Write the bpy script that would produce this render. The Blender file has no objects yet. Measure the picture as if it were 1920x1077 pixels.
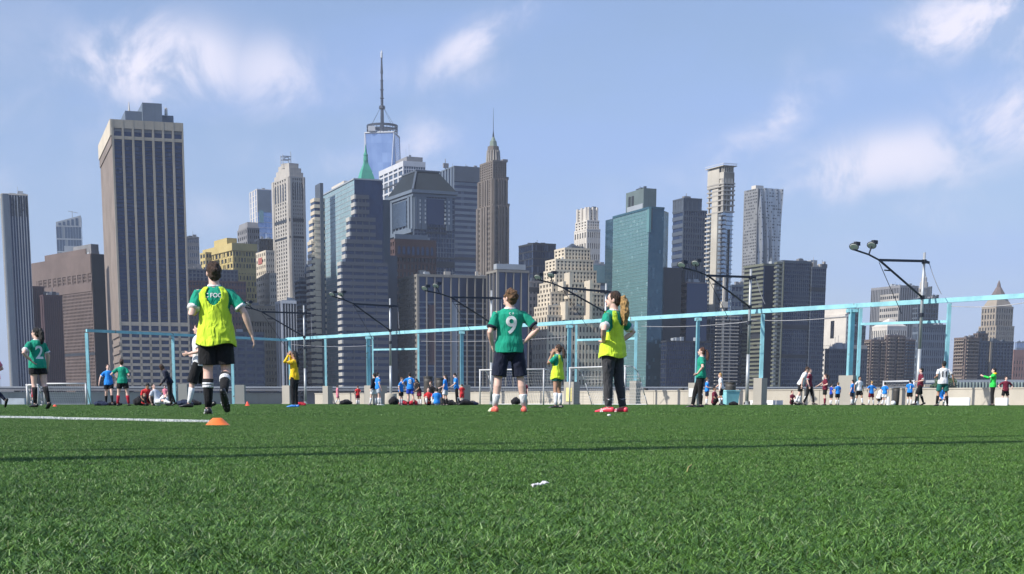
import bpy, math, random
import numpy as np
from mathutils import Vector, Matrix, noise
from mathutils.bvhtree import BVHTree
R = math.radians
random.seed(7)
SC = bpy.context.scene
COL = SC.collection

# ------------------------------------------------------------------ camera
TH = R(9.8); FC = 2749.0; CX = 880.0; HOR = 754.5; CY = HOR + FC*math.tan(TH); CH = 0.15
cam_d = bpy.data.cameras.new('camera'); cam = bpy.data.objects.new('camera', cam_d); COL.objects.link(cam)
cam.location = (0, 0, CH); cam.rotation_euler = (R(90)-TH, 0, 0)
cam_d.sensor_width = 36; cam_d.lens = FC/1920*36
cam_d.shift_x = (960-CX)/1920; cam_d.shift_y = (CY-538.5)/1920
cam_d.clip_start = 0.05; cam_d.clip_end = 60000
cam_d.dof.use_dof = False; cam_d.dof.focus_distance = 22; cam_d.dof.aperture_fstop = 22
SC.camera = cam

# ------------------------------------------------------------------ light
SUN = Vector((-0.883, -0.469, 0)); ELEV = R(40)
sun_az = math.atan2(SUN.x, SUN.y)
sd = bpy.data.lights.new('sun', 'SUN'); so = bpy.data.objects.new('sun', sd); COL.objects.link(so)
sd.energy = 4.6; sd.angle = R(0.5); sd.color = (1, .955, .88)
sdir = Vector((SUN.x*math.cos(ELEV), SUN.y*math.cos(ELEV), math.sin(ELEV))).normalized()
so.rotation_euler = sdir.to_track_quat('Z', 'Y').to_euler(); so.location = (-30, -20, 60)

W = bpy.data.worlds.new('World'); SC.world = W; W.use_nodes = True
nt = W.node_tree; nt.nodes.clear()
def N(t, nt=nt, **k):
    n = nt.nodes.new(t)
    for a, b in k.items():
        if hasattr(n, a): setattr(n, a, b)
    return n
def math_n(nt, op, a, b=None, clamp=False):
    n = nt.nodes.new('ShaderNodeMath'); n.operation = op; n.use_clamp = clamp
    for i, v in enumerate((a, b)):
        if v is None: continue
        if isinstance(v, (int, float)): n.inputs[i].default_value = v
        else: nt.links.new(v, n.inputs[i])
    return n.outputs[0]
def mixc(nt, f, a, b, mode='MIX'):
    n = nt.nodes.new('ShaderNodeMix'); n.data_type = 'RGBA'; n.blend_type = mode
    for s, v in ((n.inputs[0], f), (n.inputs[6], a), (n.inputs[7], b)):
        if isinstance(v, (int, float)): s.default_value = v
        elif isinstance(v, tuple): s.default_value = (*v, 1) if len(v) == 3 else v
        else: nt.links.new(v, s)
    return n.outputs[2]
sky = N('ShaderNodeTexSky'); sky.sky_type = 'NISHITA'; sky.sun_disc = False
sky.sun_elevation = ELEV; sky.sun_rotation = sun_az; sky.altitude = 5; sky.air_density = 1.0; sky.dust_density = 1.0; sky.ozone_density = 1.6
tc = N('ShaderNodeTexCoord'); GEN = tc.outputs['Generated']
def vmath(nt, op, a, b):
    n = nt.nodes.new('ShaderNodeVectorMath'); n.operation = op
    for i, v in enumerate((a, b)):
        if isinstance(v, (tuple, list, Vector)): n.inputs[i].default_value = tuple(v)
        else: nt.links.new(v, n.inputs[i])
    return n
def ns(nt, vec, scale, detail=6, rough=.55, dist=0):
    n = nt.nodes.new('ShaderNodeTexNoise'); n.inputs['Scale'].default_value = scale
    n.inputs['Detail'].default_value = detail; n.inputs['Roughness'].default_value = rough; n.inputs['Distortion'].default_value = dist
    if vec is not None: nt.links.new(vec, n.inputs['Vector'])
    return n
def ramp(nt, v, a, b, c0=0., c1=1.):
    n = nt.nodes.new('ShaderNodeMapRange'); n.interpolation_type = 'SMOOTHSTEP'
    nt.links.new(v, n.inputs[0]); n.inputs[1].default_value = a; n.inputs[2].default_value = b
    n.inputs[3].default_value = c0; n.inputs[4].default_value = c1
    return n.outputs[0]
def ray(px, py):
    a = (px-CX)/FC; b = (CY-py)/FC
    return Vector((a, b*math.sin(TH)+math.cos(TH), b*math.cos(TH)-math.sin(TH)))
# clouds: soft banks placed by compass direction, broken up by noise
wn = ns(nt, GEN, 3.0, 4, .6)
warp = vmath(nt, 'SCALE', vmath(nt, 'SUBTRACT', wn.outputs['Color'], (.5, .5, .5)).outputs[0], (0, 0, 0)); warp.inputs['Scale'].default_value = .085
GW = vmath(nt, 'ADD', GEN, warp.outputs[0]).outputs[0]
fine = ns(nt, GEN, 17, 10, .62, .5).outputs[0]
mp = nt.nodes.new('ShaderNodeMapping'); mp.inputs['Scale'].default_value = (1, 1, 3.2); nt.links.new(GEN, mp.inputs[0])
veil = ns(nt, mp.outputs[0], 4.2, 6, .5, .4).outputs[0]
CL = [  # px, py, rx, ry, tilt deg, strength (angular blobs in 1/FC units)
 (300, 100, 150, 75, 0, 1.15), (500, 125, 130, 75, -10, .7), (380, 380, 110, 50, 0, .32), (575, 262, 170, 36, 0, .38), (880, 35, 150, 42, 30, .85), (830,100,160,50,0,.42),
 (775, 235, 80, 65, 20, .6), (1840, 50, 170, 75, 6, 1.15), (1900, 20, 120, 70, 0, 1.0), (1885, 230, 130, 85, 15, .9), (1475, 222, 95, 42, 32, .8), (1385, 275, 100, 38, 15, .5),
 (1620, 330, 230, 62, 3, .85), (1490, 140, 90, 40, 30, .22), (1130, 400, 200, 40, 0, .2), (60, 60, 190, 120, 0, .25), (60, 300, 160, 70, 0, .3), (200, 180, 260, 120, 0, .25), (620, 200, 260, 90, 0, .2), (1300, 330, 240, 50, 10, .25), (1740, 425, 260, 70, 0, .36)]
acc = None
for px, py, rx, ry, tl, st in CL:
    d = ray(px, py).normalized()
    ex = Vector((d.y, -d.x, 0)).normalized(); ey = ex.cross(d).normalized()
    c, s = math.cos(R(tl)), math.sin(R(tl))
    e1 = ex*c + ey*s; e2 = -ex*s + ey*c
    if e2.dot(Vector((0,0,1))) < 0: e2 = -e2
    o = vmath(nt, 'SUBTRACT', GW, d).outputs[0]
    q1 = vmath(nt, 'DOT_PRODUCT', o, e1*(FC/rx)).outputs['Value']
    q2 = vmath(nt, 'DOT_PRODUCT', o, e2*(FC/ry)).outputs['Value']
    r2 = math_n(nt, 'ADD', math_n(nt, 'MULTIPLY', q1, q1), math_n(nt, 'MULTIPLY', q2, q2))
    g = math_n(nt, 'MULTIPLY', math_n(nt, 'EXPONENT', math_n(nt, 'MULTIPLY', r2, -1.15)), st)
    acc = g if acc is None else math_n(nt, 'MAXIMUM', acc, g)
sepz = nt.nodes.new('ShaderNodeSeparateXYZ'); nt.links.new(GEN, sepz.inputs[0])
body = math_n(nt, 'MULTIPLY', acc, ramp(nt, fine, .34, .62, .2, 1.0))
# general cloud cover that goes on round the whole sky
gen = ramp(nt, veil, .42, .72, 0, .22)
gen2 = math_n(nt, 'ADD', gen, .36)
low = ramp(nt, sepz.outputs[2], .0, .25, .16, 0.)
cov = math_n(nt, 'ADD', math_n(nt, 'ADD', body, low), gen2, True)
base = sky.outputs[0]
CLOUDC = (2.7, 4.05, 7.9)
CLW = (7.5, 7.3, 8.5)
hazed = mixc(nt, math_n(nt, 'ADD', gen2, low, True), base, CLOUDC)
skyc = mixc(nt, ramp(nt, body, .0, 1.0), hazed, CLW)
bg = N('ShaderNodeBackground'); bg.inputs[1].default_value = 0.1
nt.links.new(skyc, bg.inputs[0])
out = N('ShaderNodeOutputWorld'); nt.links.new(bg.outputs[0], out.inputs[0])

SC.render.engine = 'CYCLES'
SC.view_settings.view_transform = 'Standard'; SC.view_settings.look = 'None'
SC.view_settings.exposure = 0.36; SC.view_settings.gamma = 1; SC.view_settings.use_curve_mapping = False
SC.cycles.max_bounces = 6

# ------------------------------------------------------------------ helpers
def P(px, py, Y):
    d = ray(px, py); t = Y/d.y
    return Vector((d.x*t, Y, CH+d.z*t))
def G(px, py):
    d = ray(px, py); t = -CH/d.z
    return Vector((d.x*t, d.y*t, 0))
def solve_t(C, d, px):      # C + t*d lies on pixel column px
    k = (px-CX)/FC; c, s = math.cos(TH), math.sin(TH)
    dep0 = C.y*c-(C.z-CH)*s; dd = d[0]-k*d[1]*c
    return (k*dep0-C.x)/dd
def zat(X, Y, py):          # height at plan point X,Y seen at row py
    a = math.atan((CY-py)/FC)-TH
    return CH+Y*math.tan(a)
def rowof(p):
    c, s = math.cos(TH), math.sin(TH)
    return CY-FC*((p.z-CH)*c+p.y*s)/(p.y*c-(p.z-CH)*s)

MATS = {}
def mat(name, col, rough=.7, metal=0., var=.12, scale=2., bump=0., spec=.5, coat=0, sheen=0, trans=0):
    if name in MATS: return MATS[name]
    m = bpy.data.materials.new(name); m.use_nodes = True; t = m.node_tree
    b = t.nodes['Principled BSDF']; b.inputs['Roughness'].default_value = rough; b.inputs['Metallic'].default_value = metal
    b.inputs['Specular IOR Level'].default_value = spec
    if coat: b.inputs['Coat Weight'].default_value = coat
    if sheen: b.inputs['Sheen Weight'].default_value = sheen
    co = t.nodes.new('ShaderNodeTexCoord')
    n = ns(t, co.outputs['Object'], scale, 5, .6)
    lo = tuple(c*(1-var) for c in col); hi = tuple(min(1, c*(1+var)) for c in col)
    c = mixc(t, ramp(t, n.outputs[0], .3, .7), lo, hi)
    t.links.new(c, b.inputs['Base Color'])
    if bump:
        n2 = ns(t, co.outputs['Object'], scale*6, 5, .6)
        bp = t.nodes.new('ShaderNodeBump'); bp.inputs['Strength'].default_value = bump; bp.inputs['Distance'].default_value = .02
        t.links.new(n2.outputs[0], bp.inputs['Height']); t.links.new(bp.outputs[0], b.inputs['Normal'])
    MATS[name] = m; return m
def cloth(name, col, wr=.6):
    if name in MATS: return MATS[name]
    m = mat(name, col, .85, 0, .08, 6, 0, .2, 0, .12)
    t = m.node_tree; b = t.nodes['Principled BSDF']
    co = t.nodes.new('ShaderNodeTexCoord')
    mpn = t.nodes.new('ShaderNodeMapping'); mpn.inputs['Scale'].default_value = (1.3, 1.3, .55); t.links.new(co.outputs['Object'], mpn.inputs[0])
    n2 = ns(t, mpn.outputs[0], 9, 2, .45, 1.2)
    bp = t.nodes.new('ShaderNodeBump'); bp.inputs['Strength'].default_value = wr; bp.inputs['Distance'].default_value = .05
    t.links.new(n2.outputs[0], bp.inputs['Height']); t.links.new(bp.outputs[0], b.inputs['Normal'])
    return m
def wallmat(name, col, rough=.75, var=.12, streak=.25):
    # masonry / cladding: broad tone drift plus vertical weather streaks (wear with its own shape)
    if name in MATS: return MATS[name]
    m = bpy.data.materials.new(name); m.use_nodes = True; t = m.node_tree; b = t.nodes['Principled BSDF']
    b.inputs['Roughness'].default_value = rough; b.inputs['Specular IOR Level'].default_value = .3
    co = t.nodes.new('ShaderNodeTexCoord')
    n = ns(t, co.outputs['Object'], .05, 6, .65)
    lo = tuple(c*(1-var) for c in col); hi = tuple(min(1, c*(1+var)) for c in col)
    c = mixc(t, ramp(t, n.outputs[0], .3, .7), lo, hi)
    mpn = t.nodes.new('ShaderNodeMapping'); mpn.inputs['Scale'].default_value = (.9, .9, .03); t.links.new(co.outputs['Object'], mpn.inputs[0])
    n3 = ns(t, mpn.outputs[0], 1.0, 4, .6)
    c = mixc(t, math_n(t, 'MULTIPLY', ramp(t, n3.outputs[0], .45, .75), streak), c, tuple(x*.55 for x in col))
    n4 = ns(t, co.outputs['Object'], .9, 3, .7)
    c = mixc(t, math_n(t, 'MULTIPLY', ramp(t, n4.outputs[0], .35, .7), .2), c, tuple(x*.7 for x in col))
    t.links.new(c, b.inputs['Base Color'])
    MATS[name] = m; return m
def glass(name, col, col2, rough=.12, metal=.55, blind=.12, blindc=(.35, .36, .38), wob=.012):
    # window glass: each pane (one UV unit) has its own tint, blind and a slight tilt
    if name in MATS: return MATS[name]
    m = bpy.data.materials.new(name); m.use_nodes = True; t = m.node_tree; b = t.nodes['Principled BSDF']
    b.inputs['Metallic'].default_value = metal
    uv = t.nodes.new('ShaderNodeUVMap'); uv.uv_map = 'UVMap'
    fl = t.nodes.new('ShaderNodeVectorMath'); fl.operation = 'FLOOR'; t.links.new(uv.outputs[0], fl.inputs[0])
    wn = t.nodes.new('ShaderNodeTexWhiteNoise'); wn.noise_dimensions = '3D'; t.links.new(fl.outputs[0], wn.inputs[0])
    co = t.nodes.new('ShaderNodeTexCoord')
    big = ns(t, co.outputs['Object'], .03, 3, .6)
    f = math_n(t, 'ADD', math_n(t, 'MULTIPLY', wn.outputs[0], .6), math_n(t, 'MULTIPLY', ramp(t, big.outputs[0], .3, .7), .5), True)
    c = mixc(t, f, col, col2)
    isb = math_n(t, 'GREATER_THAN', wn.outputs[0], 1-blind)
    c = mixc(t, isb, c, blindc)
    t.links.new(c, b.inputs['Base Color'])
    t.links.new(math_n(t, 'ADD', rough, math_n(t, 'MULTIPLY', isb, .3)), b.inputs['Roughness'])
    ge = t.nodes.new('ShaderNodeNewGeometry')
    w = vmath(t, 'SUBTRACT', wn.outputs[1], (.5, .5, .5)).outputs[0]
    sc = t.nodes.new('ShaderNodeVectorMath'); sc.operation = 'SCALE'; sc.inputs['Scale'].default_value = wob*4; t.links.new(w, sc.inputs[0])
    ad = vmath(t, 'ADD', ge.outputs['Normal'], sc.outputs[0]).outputs[0]
    no = t.nodes.new('ShaderNodeVectorMath'); no.operation = 'NORMALIZE'; t.links.new(ad, no.inputs[0])
    t.links.new(no.outputs[0], b.inputs['Normal'])
    MATS[name] = m; return m

class MB:
    def __init__(s): s.v = []; s.f = []; s.uv = {}
    def quad(s, a, b, c, d, uv=None):
        i = len(s.v); s.v += [tuple(a), tuple(b), tuple(c), tuple(d)]; s.f.append((i, i+1, i+2, i+3))
        if uv: s.uv[len(s.f)-1] = uv
    def box(s, x0, x1, y0, y1, z0, z1, uv=None):
        i = len(s.v)
        s.v += [(x0,y0,z0),(x1,y0,z0),(x1,y1,z0),(x0,y1,z0),(x0,y0,z1),(x1,y0,z1),(x1,y1,z1),(x0,y1,z1)]
        k = len(s.f)
        s.f += [(i,i+3,i+2,i+1),(i+4,i+5,i+6,i+7),(i,i+1,i+5,i+4),(i+1,i+2,i+6,i+5),(i+2,i+3,i+7,i+6),(i+3,i,i+4,i+7)]
        if uv:
            (fx, fz), (lx, lz) = uv
            for j, (nx, nz) in ((2, (fx, fz)), (3, (lx, lz)), (4, (fx, fz)), (5, (lx, lz))):
                if j == 5: s.uv[k+j] = [(nx+50,0),(50,0),(50,nz),(nx+50,nz)]
                else: s.uv[k+j] = [(0,0),(nx,0),(nx,nz),(0,nz)]
        return s
    def frustum(s, b, t):     # b,t = (x0,x1,y0,y1,z)
        i = len(s.v)
        for x0,x1,y0,y1,z in (b, t): s.v += [(x0,y0,z),(x1,y0,z),(x1,y1,z),(x0,y1,z)]
        s.f += [(i,i+3,i+2,i+1),(i+4,i+5,i+6,i+7),(i,i+1,i+5,i+4),(i+1,i+2,i+6,i+5),(i+2,i+3,i+7,i+6),(i+3,i,i+4,i+7)]
        return s
    def rings(s, pts, n=8, rot=0, axis=None):   # pts = [(cx,cy,z,r)] vertical lathe
        i = len(s.v)
        for cx, cy, z, r in pts:
            for k in range(n):
                a = rot+2*math.pi*k/n; s.v.append((cx+r*math.cos(a), cy+r*math.sin(a), z))
        for j in range(len(pts)-1):
            for k in range(n):
                a = i+j*n+k; b = i+j*n+(k+1) % n
                s.f.append((a, b, b+n, a+n))
        s.f.append(tuple(i+k for k in range(n))[::-1]); s.f.append(tuple(i+(len(pts)-1)*n+k for k in range(n)))
        return s
    def tube(s, p0, p1, r0, r1=None, n=8):
        r1 = r0 if r1 is None else r1
        p0, p1 = Vector(p0), Vector(p1); d = (p1-p0)
        if d.length < 1e-6: return s
        d.normalize(); u = d.orthogonal().normalized(); w = d.cross(u); i = len(s.v)
        for p, r in ((p0, r0), (p1, r1)):
            for k in range(n):
                a = 2*math.pi*k/n; s.v.append(tuple(p+u*(r*math.cos(a))+w*(r*math.sin(a))))
        for k in range(n):
            j = (k+1) % n; s.f.append((i+k, i+j, i+n+j, i+n+k))
        s.f.append(tuple(i+k for k in range(n))[::-1]); s.f.append(tuple(i+n+k for k in range(n)))
        return s
    def path(s, pts, r, n=6):
        for a, b in zip(pts[:-1], pts[1:]): s.tube(a, b, r, r, n)
        return s
    def beam(s, p0, p1, w, h):        # rectangular bar between points, w across (horizontal), h vertical
        p0, p1 = Vector(p0), Vector(p1); d = (p1-p0).normalized()
        up = Vector((0,0,1)) if abs(d.z) < .9 else Vector((0,1,0))
        sd = d.cross(up).normalized(); up = sd.cross(d).normalized(); i = len(s.v)
        for p in (p0, p1):
            for a, b in ((-1,-1),(1,-1),(1,1),(-1,1)): s.v.append(tuple(p+sd*(a*w/2)+up*(b*h/2)))
        s.f += [(i,i+1,i+2,i+3),(i+4,i+7,i+6,i+5),(i,i+4,i+5,i+1),(i+1,i+5,i+6,i+2),(i+2,i+6,i+7,i+3),(i+3,i+7,i+4,i)]
        return s
    def mesh(s, name, m, smooth=False):
        me = bpy.data.meshes.new(name); me.from_pydata(s.v, [], s.f)
        if s.uv:
            ul = me.uv_layers.new(name='UVMap')
            for fi, uvs in s.uv.items():
                for li, c in zip(me.polygons[fi].loop_indices, uvs): ul.data[li].uv = c
        if m: me.materials.append(m)
        if smooth: me.polygons.foreach_set('use_smooth', [True]*len(me.polygons))
        me.update(); return me
    def build(s, name, m, parent=None, smooth=False, **k):
        if not s.v: return None
        return link(name, s.mesh(name, m, smooth), parent, **k)
def link(name, me, parent=None, loc=None, label=None, cat=None, group=None, kind=None):
    o = bpy.data.objects.new(name, me); COL.objects.link(o)
    if parent: o.parent = parent
    if loc is not None: o.location = loc
    if label: o['label'] = label
    if cat: o['category'] = cat
    if group: o['group'] = group
    if kind: o['kind'] = kind
    return o
def empty(name, label, cat, loc=(0,0,0), rz=0, group=None):
    o = link(name, None, None, loc, label, cat, group); o.rotation_euler = (0, 0, rz); o.empty_display_size = .2
    return o
def local(root, p):           # world point -> root frame (root unscaled, z-rotated)
    q = Vector(p)-root.location; a = -root.rotation_euler.z
    return Vector((q.x*math.cos(a)-q.y*math.sin(a), q.x*math.sin(a)+q.y*math.cos(a), q.z))
# ------------------------------------------------------------------ setting: ground, water
GROUND_Z = -1.2
FD = Vector((38.4, -46.5, 0)).normalized()      # right fence direction (towards camera)
FN = Vector((-.771, -.637, 0))                  # its field-side normal
CORNER = Vector((-13.6, 113.0, 0)); LEFT_END = Vector((-25.5, 99.8, 0))
LD = (LEFT_END-CORNER).normalized()
LN = Vector((-LD.y, LD.x, 0)); LN = LN if LN.y < 0 else -LN

def turf_material():
    m = bpy.data.materials.new('turf_green'); m.use_nodes = True; t = m.node_tree; b = t.nodes['Principled BSDF']
    ge = t.nodes.new('ShaderNodeNewGeometry'); pos = ge.outputs['Position']
    at = t.nodes.new('ShaderNodeAttribute'); at.attribute_name = 'rnd'
    sep = t.nodes.new('ShaderNodeSeparateColor'); t.links.new(at.outputs['Color'], sep.inputs[0])
    n1 = ns(t, pos, 1.3, 4, .6); n2 = ns(t, pos, 14, 3, .6)
    c = mixc(t, sep.outputs[0], (.020, .080, .004), (.108, .240, .022))
    c = mixc(t, math_n(t, 'MULTIPLY', ramp(t, n1.outputs[0], .35, .7), .35), c, (.10, .18, .024))
    n5 = ns(t, pos, 55, 2, .5)
    c = mixc(t, math_n(t, 'MULTIPLY', ramp(t, n2.outputs[0], .5, .75), .55), c, (.02, .05, .012))
    c = mixc(t, math_n(t, 'MULTIPLY', ramp(t, n5.outputs[0], .48, .62), .5), c, (.016, .045, .008))
    wv = t.nodes.new('ShaderNodeTexWave'); wv.inputs['Scale'].default_value = .09; wv.inputs['Distortion'].default_value = .6; wv.inputs['Detail Scale'].default_value = 1.5; wv.bands_direction = 'Y'; t.links.new(pos, wv.inputs[0])
    c = mixc(t, math_n(t, 'MULTIPLY', wv.outputs[1], .16), c, (.035, .085, .02))
    dry = math_n(t, 'GREATER_THAN', sep.outputs[1], .985)
    c = mixc(t, dry, c, (.22, .26, .10))
    pale = math_n(t, 'GREATER_THAN', sep.outputs[2], .86)
    c = mixc(t, pale, c, (.17, .32, .07))
    t.links.new(c, b.inputs['Base Color']); b.inputs['Roughness'].default_value = .48; b.inputs['Specular IOR Level'].default_value = .5
    return m
TURF = turf_material()
TG = mat('turf_base', (.018, .055, .014), .9, 0, .35, 3)
me = MB()
pl = [Vector((-60, -25, 0)), Vector((70, -25, 0)), CORNER+FD*130-FN*1.2, CORNER-FN*1.0-LN*1.0, LEFT_END+LD*60-LN*1.0, Vector((-90, 20, 0))]
me.v = [tuple(p) for p in pl]; me.f = [tuple(range(len(pl)))]
me.build('turf_ground', TG, kind='structure')
# pier apron under and beyond the turf, river, Manhattan shore
def poly(name, pts, z0, z1, m, **k):
    b = MB(); n = len(pts); b.v = [(x, y, z0) for x, y in pts]+[(x, y, z1) for x, y in pts]
    b.f = [tuple(range(n))[::-1], tuple(range(n, 2*n))]+[(i, (i+1) % n, n+(i+1) % n, n+i) for i in range(n)]
    return b.build(name, m, **k)
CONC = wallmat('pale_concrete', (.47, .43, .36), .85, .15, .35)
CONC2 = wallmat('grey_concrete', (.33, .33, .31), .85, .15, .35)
a = CORNER-FN*6-LN*6
q = [(-120,-60),(120,-60),((CORNER+FD*150-FN*6).x,(CORNER+FD*150-FN*6).y),(a.x,a.y),((LEFT_END+LD*70-LN*6).x,(LEFT_END+LD*70-LN*6).y)]
poly('pier_deck', q, -3.0, -.02, CONC2, kind='structure')
wm = bpy.data.materials.new('river_water'); wm.use_nodes = True; t = wm.node_tree; b = t.nodes['Principled BSDF']
b.inputs['Base Color'].default_value = (.03, .06, .07, 1); b.inputs['Roughness'].default_value = .12
ge = t.nodes.new('ShaderNodeNewGeometry'); n = ns(t, ge.outputs['Position'], .35, 5, .6)
bp = t.nodes.new('ShaderNodeBump'); bp.inputs['Strength'].default_value = .5; bp.inputs['Distance'].default_value = .4
t.links.new(n.outputs[0], bp.inputs['Height']); t.links.new(bp.outputs[0], b.inputs['Normal'])
b_ = MB(); b_.quad((-6000,-900,-2.6),(6000,-900,-2.6),(6000,9000,-2.6),(-6000,9000,-2.6)); b_.build('river_water', wm, kind='structure')
ASPH = wallmat('city_ground', (.10, .10, .10), .9)
sh0 = 835
poly('city_shore', [(-5900, sh0), (5900, sh0), (5900, 8900), (-5900, 8900)], -3.4, GROUND_Z, ASPH, kind='structure')

# turf blades: one patch of blades instanced on scattered points (nobody could count them)
def blade_patch(n, rad, hmin, hmax, wid, rs):
    V = []; F = []; C = []
    for _ in range(n):
        r = rad*math.sqrt(rs.random()); a = rs.random()*6.283
        x, y = r*math.cos(a), r*math.sin(a)
        cl = noise.noise(Vector((x*9, y*9, 3.3)))
        h = (hmin+(hmax-hmin)*rs.random())*(1+.35*cl)
        la = rs.random()*6.283+cl*2; lean = .5+1.3*rs.random()
        dx, dy = math.cos(la), math.sin(la); wx, wy = -dy*wid/2, dx*wid/2
        tw = rs.random()*6.283; wx, wy = math.cos(tw)*wid/2, math.sin(tw)*wid/2
        i = len(V)
        for s_, k in ((0, 1.), (.5, .9), (1., .35)):
            off = h*lean*s_*s_*.8; z = h*(s_-.25*lean*s_*s_)
            V.append((x+dx*off-wx*k, y+dy*off-wy*k, z)); V.append((x+dx*off+wx*k, y+dy*off+wy*k, z))
        F += [(i,i+1,i+3,i+2),(i+2,i+3,i+5,i+4)]
        c = (rs.random(), rs.random(), rs.random(), 1)
        C += [c]*6
    return V, F, C
def blades_object(name, spots, patch, m, kind, seed):
    V, F, C = patch; n0 = len(V)
    V = V+[tuple(p) for p in spots]
    me = bpy.data.meshes.new(name); me.from_pydata(V, [], F); me.materials.append(m)
    ca = me.color_attributes.new('rnd', 'FLOAT_COLOR', 'POINT')
    arr = np.zeros((len(V), 4), dtype=np.float32); arr[:n0] = C; ca.data.foreach_set('color', arr.ravel())
    ba = me.attributes.new('spot', 'BOOLEAN', 'POINT'); ba.data.foreach_set('value', [False]*n0+[True]*len(spots))
    o = link(name, me, kind=kind)
    ng = bpy.data.node_groups.new(name, 'GeometryNodeTree')
    ng.interface.new_socket('Geometry', in_out='INPUT', socket_type='NodeSocketGeometry'); ng.interface.new_socket('Geometry', in_out='OUTPUT', socket_type='NodeSocketGeometry')
    gi = ng.nodes.new('NodeGroupInput'); go = ng.nodes.new('NodeGroupOutput')
    at = ng.nodes.new('GeometryNodeInputNamedAttribute'); at.data_type = 'BOOLEAN'; at.inputs[0].default_value = 'spot'
    se = ng.nodes.new('GeometryNodeSeparateGeometry'); se.domain = 'POINT'
    ng.links.new(gi.outputs[0], se.inputs[0]); ng.links.new(at.outputs[0], se.inputs[1])
    ip = ng.nodes.new('GeometryNodeInstanceOnPoints')
    ng.links.new(se.outputs[0], ip.inputs['Points']); ng.links.new(se.outputs[1], ip.inputs['Instance'])
    rv = ng.nodes.new('FunctionNodeRandomValue'); rv.data_type = 'FLOAT_VECTOR'; rv.inputs[0].default_value = (0,0,0); rv.inputs[1].default_value = (0,0,6.283); rv.inputs['Seed'].default_value = seed
    ng.links.new(rv.outputs[0], ip.inputs['Rotation'])
    rs_ = ng.nodes.new('FunctionNodeRandomValue'); rs_.data_type = 'FLOAT_VECTOR'; rs_.inputs[0].default_value = (.9,.9,.8); rs_.inputs[1].default_value = (1.15,1.15,1.2); rs_.inputs['Seed'].default_value = seed+5
    ng.links.new(rs_.outputs[0], ip.inputs['Scale'])
    ng.links.new(ip.outputs[0], go.inputs[0])
    md = o.modifiers.new('instances', 'NODES'); md.node_group = ng
    return o
rs = random.Random(3)
spots = []
y = .55
while y < 16:
    hw = .36*y+1.6; x = -hw
    while x < hw:
        spots.append((x+rs.uniform(-.06,.06), y+rs.uniform(-.06,.06), .0)); x += .26
    y += .26
blades_object('turf_blades_near', spots, blade_patch(19000, .24, .008, .0155, .0014, rs), TURF, 'stuff', 1)
spots = []
y = 16.2
while y < 116:
    hw = .38*y+2; x = -hw
    while x < hw:
        p = Vector((x+rs.uniform(-.1,.1), y+rs.uniform(-.1,.1), 0))
        if (p-CORNER).dot(FN) > -.9 and (p-CORNER).dot(LN) > -.9: spots.append(tuple(p))
        x += .62
    y += .62
blades_object('turf_blades_far', spots, blade_patch(4200, .56, .014, .023, .0052, rs), TURF, 'stuff', 2)
# painted line: white blades
WB = mat('white_blade', (.78, .80, .76), .6, 0, .1, 30)
l0, l1 = G(-60, 784.2), G(392, 795.0)
V = []; F = []
def line_blades(a, b, wdt, n, V, F):
    d = (b-a); nn = Vector((-d.y, d.x, 0)).normalized()
    for _ in range(n):
        s_ = rs.random(); p = a+d*s_+nn*rs.uniform(-wdt/2, wdt/2)
        h = rs.uniform(.016, .028); an = rs.random()*6.28; ln = rs.uniform(0,.02); wa = rs.random()*6.28; i = len(V)
        wx, wy = math.cos(wa)*.003, math.sin(wa)*.003
        V += [(p.x-wx,p.y-wy,0),(p.x+wx,p.y+wy,0),(p.x+math.cos(an)*ln+wx*.4,p.y+math.sin(an)*ln+wy*.4,h),(p.x+math.cos(an)*ln-wx*.4,p.y+math.sin(an)*ln-wy*.4,h)]
        F.append((i,i+1,i+2,i+3))
line_blades(l0, l1, .08, 9000, V, F)
line_blades(G(95, 787.0), G(-40, 785.8), .12, 3000, V, F)
b_ = MB(); b_.v = V; b_.f = F; b_.build('field_line', WB, kind='structure')

# ------------------------------------------------------------------ low pier wall
def wall_line(A, Bp, h, mm, label, n, thick=.35):
    d = (Bp-A); L = d.length; d.normalize(); rz = math.atan2(d.y, d.x)
    root = empty('concrete_wall', label, 'wall', A, rz)
    cell = L/n
    for i in range(n):
        MB().box(i*cell+.012, (i+1)*cell-.012, 0, thick, -.02, h-.06).build('wall_panel', mm, root)
    MB().box(0, L, -.03, thick+.03, h-.06, h).build('coping', mm, root)
    return root
w0 = CORNER-FN*3.2-LN*1.2
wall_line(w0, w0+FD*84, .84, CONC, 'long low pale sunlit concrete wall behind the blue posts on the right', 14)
wall_line(LEFT_END+LD*34-LN*2.2, CORNER-LN*2.2-FN*1.0, .82, CONC2, 'low grey shaded concrete wall behind the left goal', 9)  # shade on this stretch of wall is put into the greyer concrete colour

# ------------------------------------------------------------------ blue steel portal frame of the old pier shed
BLUE = mat('pale_blue_paint', (.28, .58, .65), .45, 0, .16, 1.2, .05)
t = BLUE.node_tree; b = t.nodes['Principled BSDF']; c0 = b.inputs['Base Color'].links[0].from_socket
co = t.nodes.new('ShaderNodeTexCoord'); nr = ns(t, co.outputs['Object'], 2.3, 8, .75)
c1 = mixc(t, ramp(t, nr.outputs[0], .60, .66), c0, (.16, .10, .07))      # rust and chipped paint
t.links.new(c1, b.inputs['Base Color'])
def on_line(px, A, D, off=0):
    t = solve_t(A, D, px); return A+D*t
def fpt(px): return on_line(px, CORNER, FD)
def lpt(px): return on_line(px, CORNER, LD)
def zrow(p, py): return zat(p.x, p.y, py)
def brow(px):    # beam top row along the photograph
    return 633+(548-633)*0 if px < 540 else None
fr = empty('pier_shed_frame', 'long pale blue steel frame of posts and top beam crossing the whole right side', 'steel frame', CORNER, 0)
H0 = zrow(fpt(545), 632.5); H1 = zrow(fpt(1920), 548)
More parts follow.
